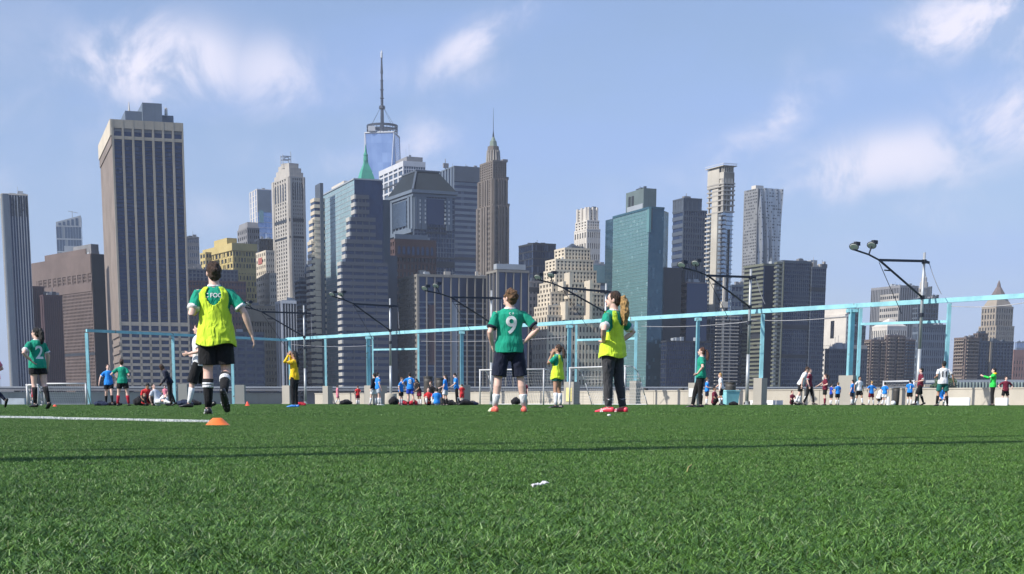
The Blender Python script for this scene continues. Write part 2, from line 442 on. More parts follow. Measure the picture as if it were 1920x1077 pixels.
def fz(p): return H0+(H1-H0)*((p-CORNER).length/(fpt(1920)-CORNER).length)
def rl(p): return Vector(p)-CORNER
a = fpt(543); b = fpt(2300)
def up(p, z): return Vector((p.x, p.y, z))
# beam in welded lengths
cuts = [543, 692, 866, 1066, 1305, 1590, 1960]
for i in range(len(cuts)-1):
    p, q_ = fpt(cuts[i]), fpt(cuts[i+1])
    e = (q_-p).normalized()*.01
    MB().beam(rl(up(p+e, fz(p)-.14)), rl(up(q_-e, fz(q_)-.14)), .17, .21).build('top_beam', BLUE, fr)
    sp_ = fpt(cuts[i]+1); sd_ = Vector((FD.x, FD.y, 0))
    for sg in (-1, 1): MB().beam(rl(up(sp_, fz(sp_)-.14))-sd_*.3+FN*sg*.095, rl(up(sp_, fz(sp_)-.14))+sd_*.3+FN*sg*.095, .012, .17).build('splice_plate', BLUE, fr)
for px, w, d in ((692,.28,.4),(866,.26,.36),(1066,.28,.36),(1305,.22,.30),(1590,.36,.44)):
    p = fpt(px); zb = 1.0; L = rl(p)
    m_ = MB(); m_.beam(L+Vector((0,0,zb)), L+Vector((0,0,fz(p)-.28)), d*.5, w*.8)
    # flanges of the H section, along the fence normal
    for sg in (-1, 1):
        c = L+FN*(sg*d*.35); m_.beam(c+Vector((0,0,zb)), c+Vector((0,0,fz(p)-.285)), .04, w)
    m_.build('post', BLUE, fr)
    MB().beam(L+Vector((0,0,fz(p)-.45)), L+Vector((0,0,fz(p)-.29)), w+.12, d+.05).build('post_head', BLUE, fr)
for px, w in ((545,.17),(612,.15),(700,.11),(785,.13),(1079,.12),(1190,.15),(1425,.18),(1606,.15),(1770,.16)):
    p = fpt(px); L = rl(p); MB().beam(L+Vector((0,0,.7)), L+Vector((0,0,fz(p)-.285)), w, w).build('post', BLUE, fr)
for x0, x1, y0, y1 in ((702,784,656,654.5),(1081,1189,638,635),(1608,1769,608,603)):
    p, q_ = fpt(x0), fpt(x1)
    MB().beam(rl(up(p, zrow(p, y0))), rl(up(q_, zrow(q_, y1))), .09, .12).build('cross_rail', BLUE, fr)
# knee brackets and thin tie wires
WIRE = mat('grey_wire', (.35,.35,.36), .5, .6)
def sag(p, q_, s_, n=10):
    return [p.lerp(q_, i/n)-Vector((0,0,s_*4*(i/n)*(1-i/n))) for i in range(n+1)]
for x0, x1, y0, y1 in ((546,700,646,648),(790,1060,640,632),(1200,1400,612,603),(1400,1590,600,592),(1770,1920,574,566)):
    p, q_ = fpt(x0), fpt(x1)
    MB().path(sag(rl(up(p, zrow(p, y0))), rl(up(q_, zrow(q_, y1))), .12), .02, 4).build('tie_wire', WIRE, fr)
fl = empty('pier_shed_frame', 'shaded pale blue steel frame with two portals, left behind the green and blue players', 'steel frame', CORNER, 0)
def lz(p, y): return zrow(p, y)
for x0, x1, y0, y1 in ((168,328,620,627.5),(328,438,627.5,633),(438,540,633,638)):
    p, q_ = lpt(x0), lpt(x1)
    MB().beam(rl(up(p, lz(p,y0))), rl(up(q_, lz(q_,y1))), .15, .18).build('top_beam', BLUE, fl)
for px, y in ((168,621),(328,627.5),(438,633)):
    p = lpt(px); L = rl(p); MB().beam(L+Vector((0,0,.02)), L+Vector((0,0,lz(p,y)-.125)), .19, .19).build('post', BLUE, fl)

# concrete blocks under the posts (all parts of nothing: each stands on its own)
PHF = math.atan2(.637, .771)
def corner_box(C, xl, xm, xr, phi, maxd=60):
    dr = (math.cos(phi), math.sin(phi)); dl = (-math.sin(phi), math.cos(phi))
    W_ = solve_t(C, dr, xr); D_ = solve_t(C, dl, xl) if xl is not None else maxd
    return max(.05, W_), min(maxd, D_) if D_ > 0 else maxd
CONC3 = wallmat('beige_grey_concrete', (.40,.375,.33), .85, .15, .3)
def block(xl, xm, xr, yt, label, m_=CONC3, dy=0):
    c = fpt(xm)+FN*(.35+dy); C = on_line(xm, c, FD); C.z = 0
    z = zrow(C, yt); W_, D_ = corner_box(Vector((C.x, C.y, .5)), xl, xm, xr, PHF, 3.5)
    r_ = empty('concrete_block', label, 'concrete block', C, PHF, 'concrete blocks carrying the blue posts')
    MB().box(0, W_, 0, D_, -.02, z).build('block', m_, r_)
    MB().box(-.03, W_+.03, -.03, D_+.03, -.02, .10).build('footing', m_, r_)
    return r_, W_, D_, z
BL = [(529,543,551,723,'concrete block beside the person in yellow'),(605,615,624,724,'concrete block under the thin post left of the pink kid'),
 (683,699,726,723,'wide concrete block behind the blue shirt player with white shorts'),(855,868,882,722,'concrete block half hidden behind the blue shirt pair'),
 (1057,1075,1087,716,'concrete block with a yellow sign, behind the bib girl'),(1180,1192,1201,714,'concrete block right of the ponytail player in red boots'),
 (1290,1306,1313,718,'concrete block with a white notice, beside the woman in black trousers'),(1412,1427,1438,709,'concrete block under the post right of the blue bin'),
 (1571,1597,1604,704,'broadest concrete block, under the thick blue post on the right')]
SIGNW = mat('sign_white', (.8,.8,.78), .5); SIGNY = mat('sign_yellow', (.75,.66,.28), .5)
for xl, xm, xr, yt, lb in BL:
    r_, W_, D_, z = block(xl, xm, xr, yt, lb)
    if 'yellow sign' in lb: MB().box(-.03, -.001, .12, D_*.72, z-1.15, z-.35).build('sign', SIGNY, r_)
    if 'white notice' in lb: MB().box(-.03, -.001, .08, D_-.08, z-.75, z-.3).build('notice', SIGNW, r_)
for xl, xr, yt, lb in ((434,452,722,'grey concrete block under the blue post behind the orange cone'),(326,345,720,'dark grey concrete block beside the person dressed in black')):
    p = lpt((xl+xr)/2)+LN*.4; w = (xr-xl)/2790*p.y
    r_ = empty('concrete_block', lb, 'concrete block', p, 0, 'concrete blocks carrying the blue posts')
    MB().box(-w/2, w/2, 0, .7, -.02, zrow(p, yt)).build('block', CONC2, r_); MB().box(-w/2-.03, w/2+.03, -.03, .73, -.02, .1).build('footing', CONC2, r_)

# ------------------------------------------------------------------ light masts
STEEL = mat('galvanised_steel', (.42,.44,.45), .45, .35, .12, 3); DARK = mat('dark_steel', (.03,.035,.05), .5, .3)
LENS = mat('lamp_lens', (.80,.82,.80), .25, .0, .05); LH = mat('lamp_housing', (.06,.065,.07), .5, .2)
def mast(px, ytop, ybar, ydiag, J, L1, L2, barr, label, r=.075, wires=True):
    p = on_line(px, CORNER+FN*.55, FD)
    root = empty('light_mast', label, 'light mast', p, 0, 'light masts along the blue frame')
    zt = zrow(p, ytop)
    def arm(ax, ay):
        t_ = solve_t(Vector((p.x, p.y, zrow(p, ay))), FN, ax); q_ = p+FN*t_; return Vector((q_.x-p.x, q_.y-p.y, zat(q_.x, q_.y, ay)))
    MB().tube((0,0,0), (0,0,2.6), r*1.25, r*1.15, 12).tube((0,0,2.6), (0,0,zt), r*1.05, r*.8, 12).build('pole', STEEL, root, True)
    MB().rings([(0,0,0,.16),(0,0,.05,.16),(0,0,.06,.1),(0,0,.2,.1)], 12).build('base_flange', STEEL, root)
    for zc in (zrow(p, ybar)-.02, zrow(p, ydiag), zrow(p, ydiag)-.8):
        MB().tube((0,0,zc-.09), (0,0,zc+.09), r*1.5, r*1.5, 10).build('clamp', DARK, root)
    j = arm(*J); zb = zrow(p, ybar); e = arm(barr[0], barr[1])
    MB().beam(j, (0,0,zb), .07, .11).beam((0,0,zb), e, .07, .11).build('cross_arm', DARK, root)
    l1 = arm(*L1); l2 = arm(*L2)
    l2b = j.lerp(l1, .42)
    MB().tube((0,0,zrow(p, ydiag)), j, .05, .05, 8).path([j, l2b, l1-Vector((0,0,.12))], .042, 8).build('boom', DARK, root, True)
    MB().tube(l2b, l2-Vector((0,0,.05)), .035, .035, 6).build('lamp_stem', DARK, root)
    for l_ in (l1, l2):
        # floodlight: round dish tilted down over the pitch
        nrm = (FN*.6+Vector((0,0,-.85))+Vector((0.1,-.25,0))).normalized(); 
        m1 = MB(); prof = [(-.15,.05),(-.10,.13),(-.03,.20),(.0,.215),(.015,.215)]
        u = nrm.orthogonal().normalized(); w = nrm.cross(u); n = 16; i0 = 0
        for d_, rr in prof:
            for k in range(n):
                a_ = 2*math.pi*k/n; m1.v.append(tuple(l_+nrm*d_+u*(rr*math.cos(a_))+w*(rr*math.sin(a_))))
        for q2 in range(len(prof)-1):
            for k in range(n): a_ = q2*n+k; b2 = q2*n+(k+1) % n; m1.f.append((a_, b2, b2+n, a_+n))
        m1.f.append(tuple(range(n))[::-1]); m1.f.append(tuple(range((len(prof)-1)*n, len(prof)*n)))
        h_ = m1.build('lamp_head', LH, root, False)
        m2 = MB(); m2.tube(l_+nrm*.016, l_+nrm*.03, .18, .17, 16); m2.build('lens', LENS, h_)
        m3 = MB(); bx = l_-nrm*.2; m3.beam(bx, bx-FN*.3, .14, .16); m3.build('ballast_box', DARK, h_)
    if wires:
        lo = Vector((0,0,zrow(p, ydiag)-1.0))
        MB().path(sag(j-Vector((0,0,.1)), j*.45+Vector((0,0,lo.z+.2-j.z*.45+j.z*.0)), .0, 6), .018, 4).build('hanging_cable', DARK, root)
        MB().path(sag(e, Vector((FD.x*1.0, FD.y*1.0, zrow(p, ydiag)+.1)), .1, 6), .016, 4).build('stay_wire', WIRE, root)
    MB().tube(j.lerp(Vector((0,0,zrow(p, ydiag))), .28), j.lerp(Vector((0,0,zrow(p, ydiag))), .28)+Vector(FN)*.55, .03, .03, 6).build('spur', DARK, root)
    return root
mast(573,573,587.5,632,(491,585),(452,572),(464,570),(583,588),'farthest light mast, rising between the yellow shirt keeper and the glass tower')
mast(733,560,574,620,(663,570),(622,552),(639,552),(746,575),'light mast on a concrete foot, second from the left')
mast(921,545,559,606,(846,558),(796,541),(817,536),(940,560),'light mast partly hidden behind the player numbered 9')
mast(1133,532,547,586,(1056,540),(1008,520),(1033,516),(1150,549),'light mast hidden behind the ponytail player, lamps over the stepped white tower')
mast(1400,505,520,576,(1327,517),(1278,497),(1304,494),(1417,521),'light mast in front of the wide dark office block')
mast(1719,474,490,558,(1649,488),(1602,463),(1635,460),(1742,493),'nearest and tallest light mast, lamps standing against the open sky')
# mast foot drum at 735
p = on_line(733, CORNER+FN*.55, FD)
o = MB().rings([(0,0,0,.42),(0,0,.04,.43),(0,0,.72,.41),(0,0,.75,.39)], 18).build('mast_foot', CONC, None, True, label='short round pale concrete foot around the second light mast', cat='concrete foot'); o.location = (p.x, p.y, 0)
p = on_line(1393, CORNER+FN*.55, FD)
# two unseen poles added left of the frame to throw the turf shadows
for k, (bx, by, r, hh, lb) in enumerate(((-6.9,.62,.12,13.5,'unseen steel pole added left of the camera to cast the broad turf shadow'),(-6.6,1.50,.06,13.0,'unseen thin steel pole added left of the camera to cast the fine turf shadow'))):
    root = empty('shadow_pole' if k == 0 else 'thin_shadow_pole', lb, 'light mast' if k == 0 else 'pole', (bx, by, 0))
    MB().tube((0,0,0),(0,0,hh),r,r*.55,12).build('pole', STEEL, root, True)
    MB().rings([(0,0,0,r*2),(0,0,.04,r*2),(0,0,.05,r*1.4),(0,0,.2,r*1.3)],12).build('base_flange', STEEL, root)

# ------------------------------------------------------------------ goals
WP = mat('white_paint_tube', (.58,.58,.58), .4); NET = mat('net_cord', (.55,.55,.55), .8)
def goal(xl, xr, Y0, Y1, h, dep, label, mesh_step=.16, net=True, curved=True):
    A = P(xl, HOR, Y0); Bq = P(xr, HOR, Y1); A.z = Bq.z = 0
    d = Bq-A; L = d.length; rz = math.atan2(d.y, d.x)
    root = empty('soccer_goal', label, 'soccer goal', A, rz)
    r = .045
    for x in (0, L): MB().tube((x,0,0),(x,0,h+r),r,r,10).build('upright', WP, root, True)
    MB().tube((-r,0,h),(L+r,0,h),r,r,10).build('crossbar', WP, root, True)
    pr = [(0,h),(dep*.35,h-.02),(dep*.55,h*.86),(dep*.7,h*.6),(dep*.88,h*.25),(dep,0.03)] if curved else [(0,h),(dep,0.03)]
    for x in (0, L): MB().path([(x,a_,b2) for a_,b2 in pr], .028, 8).build('stay_tube', WP, root, True)
    MB().tube((0,dep,.03),(L,dep,.03),.028,.028,8).build('ground_bar', WP, root)
    if net:
        m1 = MB(); nx = int(L/mesh_step); t_ = .0045
        for i in range(nx+1):
            x = L*i/nx
            for (a0,b0),(a1,b1) in zip(pr[:-1], pr[1:]): m1.beam((x,a0,b0),(x,a1,b1), t_*2, t_*2)
        for (a0,b0),(a1,b1) in zip(pr[:-1], pr[1:]):
            n_ = max(1, int(math.hypot(a1-a0,b1-b0)/mesh_step))
            for i in range(n_): 
                a_, b2 = a0+(a1-a0)*i/n_, b0+(b1-b0)*i/n_; m1.beam((0,a_,b2),(L,a_,b2), t_*2, t_*2)
        for x in (0, L):
            for i in range(1, int(h/mesh_step)):
                z = i*mesh_step
                yy = 0
                for (a0,b0),(a1,b1) in zip(pr[:-1], pr[1:]):
                    if b1 <= z <= b0: yy = a0+(a1-a0)*(b0-z)/(b0-b1+1e-6)
                m1.beam((x,0,z),(x,yy,z), t_*2, t_*2)
        m1.build('net', NET, root, kind='stuff')
    return root
goal(900,1019,88,86,2.02,1.9,'white portable soccer goal behind the player numbered 9')
goal(1068,1171,84,80,2.05,1.6,'white soccer goal with net behind the ponytail player in red boots')
goal(84,162,84,84,1.18,.9,'small white training goal beside the girl numbered 2', .12, True, False)
goal(1655,1712,88,86,1.35,1.0,'small white training goal on the right among blue shirt kids', .12, True, False)
goal(52,72,62,62,.85,.6,'tiny white pop-up goal behind the girl numbered 2', .12, True, True)
# white boards lying in front of the wall at the right
BRD = mat('white_board', (.82,.81,.80), .5, 0, .06, 1)
for xl, xr, yt, Y, lb in ((1405,1492,751,80,'long low white board on the ground left of the bending player'),(1772,1858,746,64,'long low white board left of the person in the green jacket'),(1866,1932,746,63,'white board behind the kneeling maroon player'),(1662,1695,744,70,'white folding board beside the dark bin')):
    A = P(xl, HOR, Y); Bq = P(xr, HOR, Y-2); zt = zat(A.x, A.y, yt)
    o = MB().box(0, Bq.x-A.x, 0, .06, 0, zt).build('white_board', BRD, None, label=lb, cat='board'); o.location = (A.x, A.y, 0); o.rotation_euler = (0,0,math.atan2(Bq.y-A.y, Bq.x-A.x))
o = MB().box(0,1.35*1.0,0,.35,0,.38).build('bench', mat('pale_blue_bench',(.45,.50,.56),.6), None, label='low pale bench in front of the grey wall at the far left', cat='bench'); p = P(3,HOR,88); o.location = (p.x,p.y,0)
# bins and drums
TEAL = mat('teal_plastic', (.28,.62,.66), .45)
p = P(1368, HOR, 74); r_ = empty('wheeled_bin', 'light blue bin standing behind the white shirt blond player', 'bin', (p.x,p.y,0), .3)
MB().frustum((-.32,.32,-.3,.3,.03),(-.36,.36,-.36,.36,.68)).build('body', TEAL, r_); MB().box(-.38,.38,-.38,.38,.685,.74).build('lid', TEAL, r_)
POT = mat('dark_drum', (.06,.055,.05), .6)
for x, y, w, hh, lb in ((803,706,17,0,'tall dark rounded drum behind the seated red kid'),(825,709,15,0,'second dark drum beside the blue shirt player'),(1209,728,12,0,'small dark drum behind the pier wall near the teal tower'),(1277,728,12,0,'small dark drum behind the pier wall left of the white notice'),(1680,727,12,0,'dark bin beside the small goal on the right'),(1369,717,20,0,'dark drum behind the light blue bin')):
    Y = 92 if x < 1000 else (70 if x == 1680 else 90)
    if x == 1369: Y = 78
    p = P(x, HOR, Y); zt = zat(p.x, p.y, y); r0 = w/2790*Y/2
    r_ = empty('drum', lb, 'drum', (p.x,p.y,0))
    MB().rings([(0,0,0,r0*.8),(0,0,zt*.3,r0*.95),(0,0,zt*.8,r0),(0,0,zt*.93,r0*.98)], 16).build('barrel', POT, r_, True); MB().rings([(0,0,zt*.935,r0*1.04),(0,0,zt,r0*1.04)],16).build('rim', POT, r_)

# ------------------------------------------------------------------ cones and litter
ORG = mat('orange_plastic', (.86,.19,.035), .45, 0, .06, 20, .1); RDC = mat('red_orange_plastic', (.80,.10,.05), .45)
def disc_cone(px, py, wpx, hpx, m_, label, tall=False):
    p = G(px, py); r = wpx/2790*p.y/2; h = hpx/2790*p.y
    prof = [(r,0),(r*1.0,h*.06),(r*.94,h*.1),(r*.62,h*.62),(r*.42,h*.9),(r*.34,h),(r*.27,h*1.0),(r*.3,h*.88)]
    if tall: prof = [(r,0),(r,h*.05),(r*.75,h*.1),(r*.25,h*.9),(r*.14,h),(r*.1,h),(r*.1,h*.9)]
    m1 = MB(); m1.rings([(0,0,z,rr) for rr,z in prof], 36)
    o = m1.build('training_cone', m_, None, True, label=label, cat='cone'); o.location = (p.x,p.y,.008)
disc_cone(408,800.5,47,14,ORG,'orange disc cone in front of the running player in the lime bib')
disc_cone(464,762,11,8.5,RDC,'small red cone near the shaded concrete wall', True)
disc_cone(103,763.5,9,4,RDC,'small orange disc cone right of the girl numbered 2')
p = G(1012, 951)
m1 = MB(); nx_, ny_ = 12, 6
for j in range(ny_+1):
    for i in range(nx_+1):
        u, v = i/nx_-.5, j/ny_-.5; x = u*.024; y_ = v*.012
        m1.v.append((x*math.cos(.3)-y_*math.sin(.3), x*math.sin(.3)+y_*math.cos(.3), .034+.004*noise.noise(Vector((u*4,v*3,1)))+.002*noise.noise(Vector((u*13,v*9,5)))+u*.004))
for j in range(ny_):
    for i in range(nx_): a_ = j*(nx_+1)+i; m1.f.append((a_,a_+1,a_+nx_+2,a_+nx_+1))
o = m1.build('paper_scrap', mat('dull_paper', (.62,.60,.60), .45, 0, .3, 160), None, label='crumpled pale paper scrap lying on the near turf', cat='litter'); o.location = p
sm = o.modifiers.new('thick', 'SOLIDIFY'); sm.thickness = .0012
p = G(1142, 785)
o = MB().rings([(0,0,.02,.012),(0,0,.03,.02),(0,0,.04,.012)],8).build('litter_scrap', SIGNW, None, True, label='tiny white scrap on the turf in front of the red boots', cat='litter'); o.location = p
p = G(1287, 915); m1 = MB(); m1.path([(0,0,.028),(.004,.01,.036),(.012,.025,.04),(.016,.05,.037)], .0009, 5)
o = m1.build('dry_straw', mat('straw', (.42,.34,.12), .6), None, label='thin dry straw lying on the turf right of the paper scrap', cat='straw'); o.location = p
# ------------------------------------------------------------------ city
random.seed(11)
G_NAVY = glass('glass_navy', (.012,.024,.066), (.026,.048,.11), .12, .35, .03, (.06,.08,.13))
G_DARK = glass('glass_black', (.010,.013,.020), (.03,.035,.05), .15, .3, .12, (.10,.11,.12))
G_GREY = glass('glass_grey_blue', (.05,.08,.13), (.10,.14,.20), .15, .45, .12, (.22,.25,.28))
G_TEAL = glass('glass_teal', (.165,.285,.295), (.21,.345,.355), .2, .4, .03, (.27,.41,.42), .008)
G_TEALB = glass('glass_blue_teal', (.26,.40,.435), (.33,.47,.505), .25, .12, .03, (.34,.45,.48), .006)
G_BLUE = glass('glass_sky_blue', (.17,.27,.50), (.34,.46,.70), .18, .45, .04, (.7,.78,.9), .006)
G_LITE = glass('glass_pale', (.30,.38,.48), (.45,.52,.60), .15, .6, .15, (.6,.62,.62))
W_BEIGE = wallmat('beige_precast', (.34,.31,.255)); W_BEIGE2 = wallmat('pink_beige_panel', (.25,.205,.175), .8, .2, .45)
W_WHITE = wallmat('white_stone', (.60,.56,.50), .75, .12, .2); W_CREAM = wallmat('cream_brick', (.60,.53,.42), .8, .12, .2)
W_FIN2 = wallmat('dull_limestone_fin', (.235,.22,.195), .8); W_LIME = wallmat('limestone', (.40,.375,.34), .8, .14, .35); W_GREYS = wallmat('grey_stone', (.22,.22,.23), .8, .15, .3)
W_BROWN = wallmat('brown_brick', (.15,.115,.105), .85, .14, .25); W_MAR = wallmat('maroon_granite', (.085,.055,.065), .6, .14, .2)
W_RED = wallmat('red_brown_brick', (.09,.055,.052), .85); W_TAN = wallmat('tan_brick', (.30,.255,.20), .85)
W_DARK = wallmat('dark_cladding', (.035,.04,.05), .5); W_SLATE = wallmat('slate_cladding', (.085,.105,.135), .55)
W_BLGR = wallmat('blue_grey_cladding', (.14,.175,.22), .5, .1, .15); W_STEEL = wallmat('steel_cladding', (.34,.37,.40), .4, .1, .15)
W_YEL = wallmat('yellow_brick', (.50,.40,.17), .8, .1, .15); W_GREEN = wallmat('green_copper', (.06,.31,.22), .6, .15, .2)
W_ROOF = wallmat('dark_slate_roof', (.018,.026,.034), .95, .2, .1); W_ALU = wallmat('white_fin', (.55,.56,.58), .5, .08, .1)
W_GREENB = wallmat('green_brown_band', (.16,.17,.13), .6)

class Tower:
    def __init__(s, name, label, Y, xm, phi=20, cat='building', dz=0):
        s.phi = R(phi); d = ray(xm, HOR-60); t_ = Y/d.y
        s.C = Vector((d.x*t_, Y, GROUND_Z)); s.root = empty(name, label, cat, s.C, s.phi)
        s.Y = Y
    def dims(s, xl, xm, xr, yt, dy=0):
        Y = s.Y+dy; c = P(xm, yt, Y); z = c.z
        dr = (math.cos(s.phi), math.sin(s.phi)); dl = (-math.sin(s.phi), math.cos(s.phi))
        W_ = solve_t(c, dr, xr)
        D_ = solve_t(c, dl, xl) if xl < xm else 26
        if D_ <= 0 or D_ > 110: D_ = min(max(W_, 20), 60)
        l = local(s.root, (c.x, c.y, 0))
        return l.x, l.y, W_, D_, z-GROUND_Z
    def tier(s, xl, xm, xr, yt, yb=None, dy=0, core=None, frame=None, F=None, L=None, pr=.5, cap=1.2, capm=None, single=False, dims=None, names=('window_wall','pier','spandrel')):
        core = core or G_DARK
        u, v, W_, D_, z1 = dims or s.dims(xl, xm, xr, yt, dy)
        z0 = 0 if yb is None else P(xm, yb, s.Y+dy).z-GROUND_Z
        F = F or (1,1,0,0); L = L or F
        MB().box(u, u+W_, v, v+D_, z0, z1, uv=((F[0]*(F[4] if len(F) > 4 else 1), F[1]), (L[0]*(L[4] if len(L) > 4 else 1), L[1]))).build(names[0], core, s.root)
        if frame:
            P_ = MB(); S_ = MB()
            for side, (nx, nz, pw, sh) in (('F', F[:4]), ('L', L[:4])):
                ln = W_ if side == 'F' else D_
                if pw > 0:
                    bw = ln/nx; w = bw*pw
                    for i in range(nx+1):
                        a0 = i*bw-w/2; a1 = a0+w
                        if i == 0: a0 = 0 if side == 'F' else 0
                        if i == nx: a1 = ln
                        if i == 0: a0 = -pr if side == 'F' else .01
                        m_ = MB() if single else P_
                        if side == 'F': m_.box(u+a0, u+a1+(.0), v-pr, v+.02, z0, z1-.02)
                        else: m_.box(u-pr, u+.02, v+a0, v+a1, z0, z1-.02)
                        if single: m_.build(names[1], frame, s.root)
                if sh > 0:
                    bh = (z1-z0)/nz; h = bh*sh; q_ = pr*.8
                    for k in range(nz+1):
                        b0 = z0+k*bh-h/2; b1 = b0+h
                        b0 = max(b0, z0); b1 = min(b1, z1-.03)
                        if b1 <= b0: continue
                        if side == 'F': S_.box(u-(q_ if 0 else 0), u+W_, v-q_, v+.03, b0, b1)
                        else: S_.box(u-q_, u+.03, v, v+D_, b0, b1)
            P_.build(names[1], frame, s.root, kind='stuff'); S_.build(names[2], frame, s.root, kind='stuff')
        if cap: MB().box(u-pr-.1, u+W_+.1, v-pr-.1, v+D_+.1, z1-cap*.6, z1+cap*.4).build('parapet', capm or frame or core, s.root)
        rq = random.Random(int(xm*7+yt))
        if F[1] >= 18 and W_ > 9:
            for q9 in range(rq.choice((1,2,2))):
                zz = z0+(z1-z0)*rq.uniform(.25,.93); MB().box(u-pr*1.1, u+W_, v-pr*1.1, v+D_, zz, zz+rq.uniform(1.6,3.2)).build('plant_floor_band', rq.choice((W_DARK, frame or W_DARK)), s.root)
        if cap and W_ > 8 and not (yb and 0): clutter(s, (u, v, W_, D_, z0, z1), rq.randint(3,6), 2.6, rq.choice((W_GREYS, W_STEEL, W_SLATE)), int(xm))
        return (u, v, W_, D_, z0, z1)
    def box(s, dm, z0, h, inset, m_, name='plant_room', fu=None, fv=None):
        u, v, W_, D_, _, z1 = dm; a0, a1 = fu or (inset, 1-inset); b0, b1 = fv or (inset, 1-inset)
        return MB().box(u+W_*a0, u+W_*a1, v+D_*b0, v+D_*b1, z1+z0, z1+z0+h).build(name, m_, s.root)
    def blank(s, dm, side, m_, a0=0, a1=1, z0=None, z1=None, name='wall_panel', pr=.9):
        u, v, W_, D_, Z0, Z1 = dm; z0 = Z0 if z0 is None else z0; z1 = Z1-.05 if z1 is None else z1
        if side == 'F': return MB().box(u+W_*a0, u+W_*a1, v-pr, v+.04, z0, z1).build(name, m_, s.root)
        return MB().box(u-pr, u+.04, v+D_*a0, v+D_*a1, z0, z1).build(name, m_, s.root)
def zpx(T, py, xm, dy=0): return P(xm, py, T.Y+dy).z-GROUND_Z
def clutter(T, dm, n=5, hmax=3.5, m_=None, seed=0):
    r_ = random.Random(seed); b = MB(); u, v, W_, D_, _, z1 = dm
    for _ in range(n):
        x = u+W_*r_.uniform(.08,.85); y_ = v+D_*r_.uniform(.05,.5); w = r_.uniform(1.5, 4.5); h = r_.uniform(.8, hmax)
        b.box(x, x+w, y_, y_+w*.8, z1+.3, z1+.3+h)
        if r_.random() < .4: b.tube((x,y_,z1),(x,y_,z1+h*2.2),.12,.12,5)
    b.build('roof_units', m_ or W_GREYS, T.root)

# 1 white finned tower, far left
T = Tower('finned_tower', 'grey white finned office tower cut by the left edge of the photo', 930, 8, 20)
d1 = T.tier(-60, 6, 52, 364, core=G_NAVY, frame=W_STEEL, F=(9,1,.36,0), L=(14,62,.3,.45), pr=1.0, cap=.8, capm=W_WHITE, single=True)
T.blank(d1, 'F', W_BLGR, -.02, .20, name='corner_pier', pr=1.6)
T.blank(d1, 'L', W_WHITE, -.01, .08, name='corner_edge', pr=1.7)
for i in range(5):
    a = .30+i*.145; MB().box(d1[0]+d1[2]*a, d1[0]+d1[2]*(a+.09), d1[1]-1.0, d1[1]-.95, d1[5]-13, d1[5]-1.5).build('vent_slot', G_DARK, T.root)
# 2 slanted glass tower
T = Tower('slant_roof_tower', 'distant blue glass tower with slanted roof behind the brown office block', 1750, 104, 12)
d1 = T.tier(102, 105, 152, 424, core=G_GREY, frame=W_STEEL, F=(9,14,.08,.10), L=(2,14,.1,.1), pr=.2, cap=0)
u, v, w, dd, z0, z1 = d1; zt = zpx(T, 403, 150)
m_ = MB(); m_.v = [(u,v,z1),(u+w,v,z1),(u+w,v+dd,z1),(u,v+dd,z1),(u,v,z1+(zt-z1)*.35),(u+w,v,zt),(u+w,v+dd,zt),(u,v+dd,z1+(zt-z1)*.35)]
m_.f = [(0,1,5,4),(1,2,6,5),(2,3,7,6),(3,0,4,7),(4,5,6,7),(0,3,2,1)]; m_.build('slanted_crown', W_STEEL, T.root)
m_ = MB(); zc = z1+(zt-z1)*.4
for k in range(5): m_.box(u+w*(.1+k*.17), u+w*(.2+k*.17), v-.3, v+.2, z1+1, z1+(zt-z1)*(.30+.11*k))
m_.build('crown_opening', G_GREY, T.root)
MB().tube((u+w*.66,v+4,zt-6),(u+w*.66,v+4,zt+5),.5,.4,6).tube((u+w*.5,v+4,zt+5),(u+w*.9,v+4,zt+3),.35,.3,6).build('roof_crane', W_STEEL, T.root)
MB().box(u+w*.30, u+w*.95, v-6, v-.5, z0, zpx(T, 462, 120)).build('lower_wing', W_STEEL, T.root)
# 3 brown block
T = Tower('brown_office_block', 'wide brown brick office block with a row of square top windows', 1010, 172, -16)
T.phi = R(40); T.root.rotation_euler.z = T.phi
d1 = T.tier(54, 171, 197, 477, core=G_DARK, frame=W_BROWN, F=(8,44,.45,.45), L=(48,44,.45,.42,1), pr=.7, cap=1, capm=W_BROWN)
T.blank(d1, 'L', W_BROWN, -.003, 1, d1[5]-12.5+.1, d1[5]-.2, 'top_band', 1.0); T.blank(d1, 'L', W_BROWN, -.003, 1, d1[5]-24, d1[5]-18.2, 'top_band', 1.0)
T.blank(d1, 'F', W_DARK, -.01, 1.0, name='end_wall', pr=1.0)
u, v, w, dd, z0, z1 = d1
for i in range(12): MB().box(u-1.02, u-.4, v+dd*(.045+i*.078), v+dd*(.045+i*.078)+dd*.022, z1-18.2, z1-12.4).build('pier', W_BROWN, T.root)
T.blank(d1, 'L', W_BROWN, .86, 1, name='side_bay', pr=.95)
T.box(d1, 0, 7, .2, W_GREYS, fu=(.15,.7), fv=(.03,.3)); T.box(d1, 0, 4.5, .2, W_BROWN, fu=(.1,.7), fv=(.1,.75)); clutter(T, d1, 9, 4, W_STEEL, 3)
# 4 maroon blocks in front
T = Tower('maroon_office_block', 'dark maroon stepped office block behind the girl numbered 2', 935, 76, 30)
d1 = T.tier(48, 60, 82, 538, core=G_DARK, frame=W_MAR, F=(6,1,.7,0), L=(4,1,.7,0), pr=.5, cap=1)
d1 = T.tier(60, 82, 116, 554, core=G_DARK, frame=W_MAR, F=(9,1,.7,0), L=(5,1,.7,0), pr=.5, cap=1, dy=-6); clutter(T, d1, 5, 3, W_STEEL, 4)
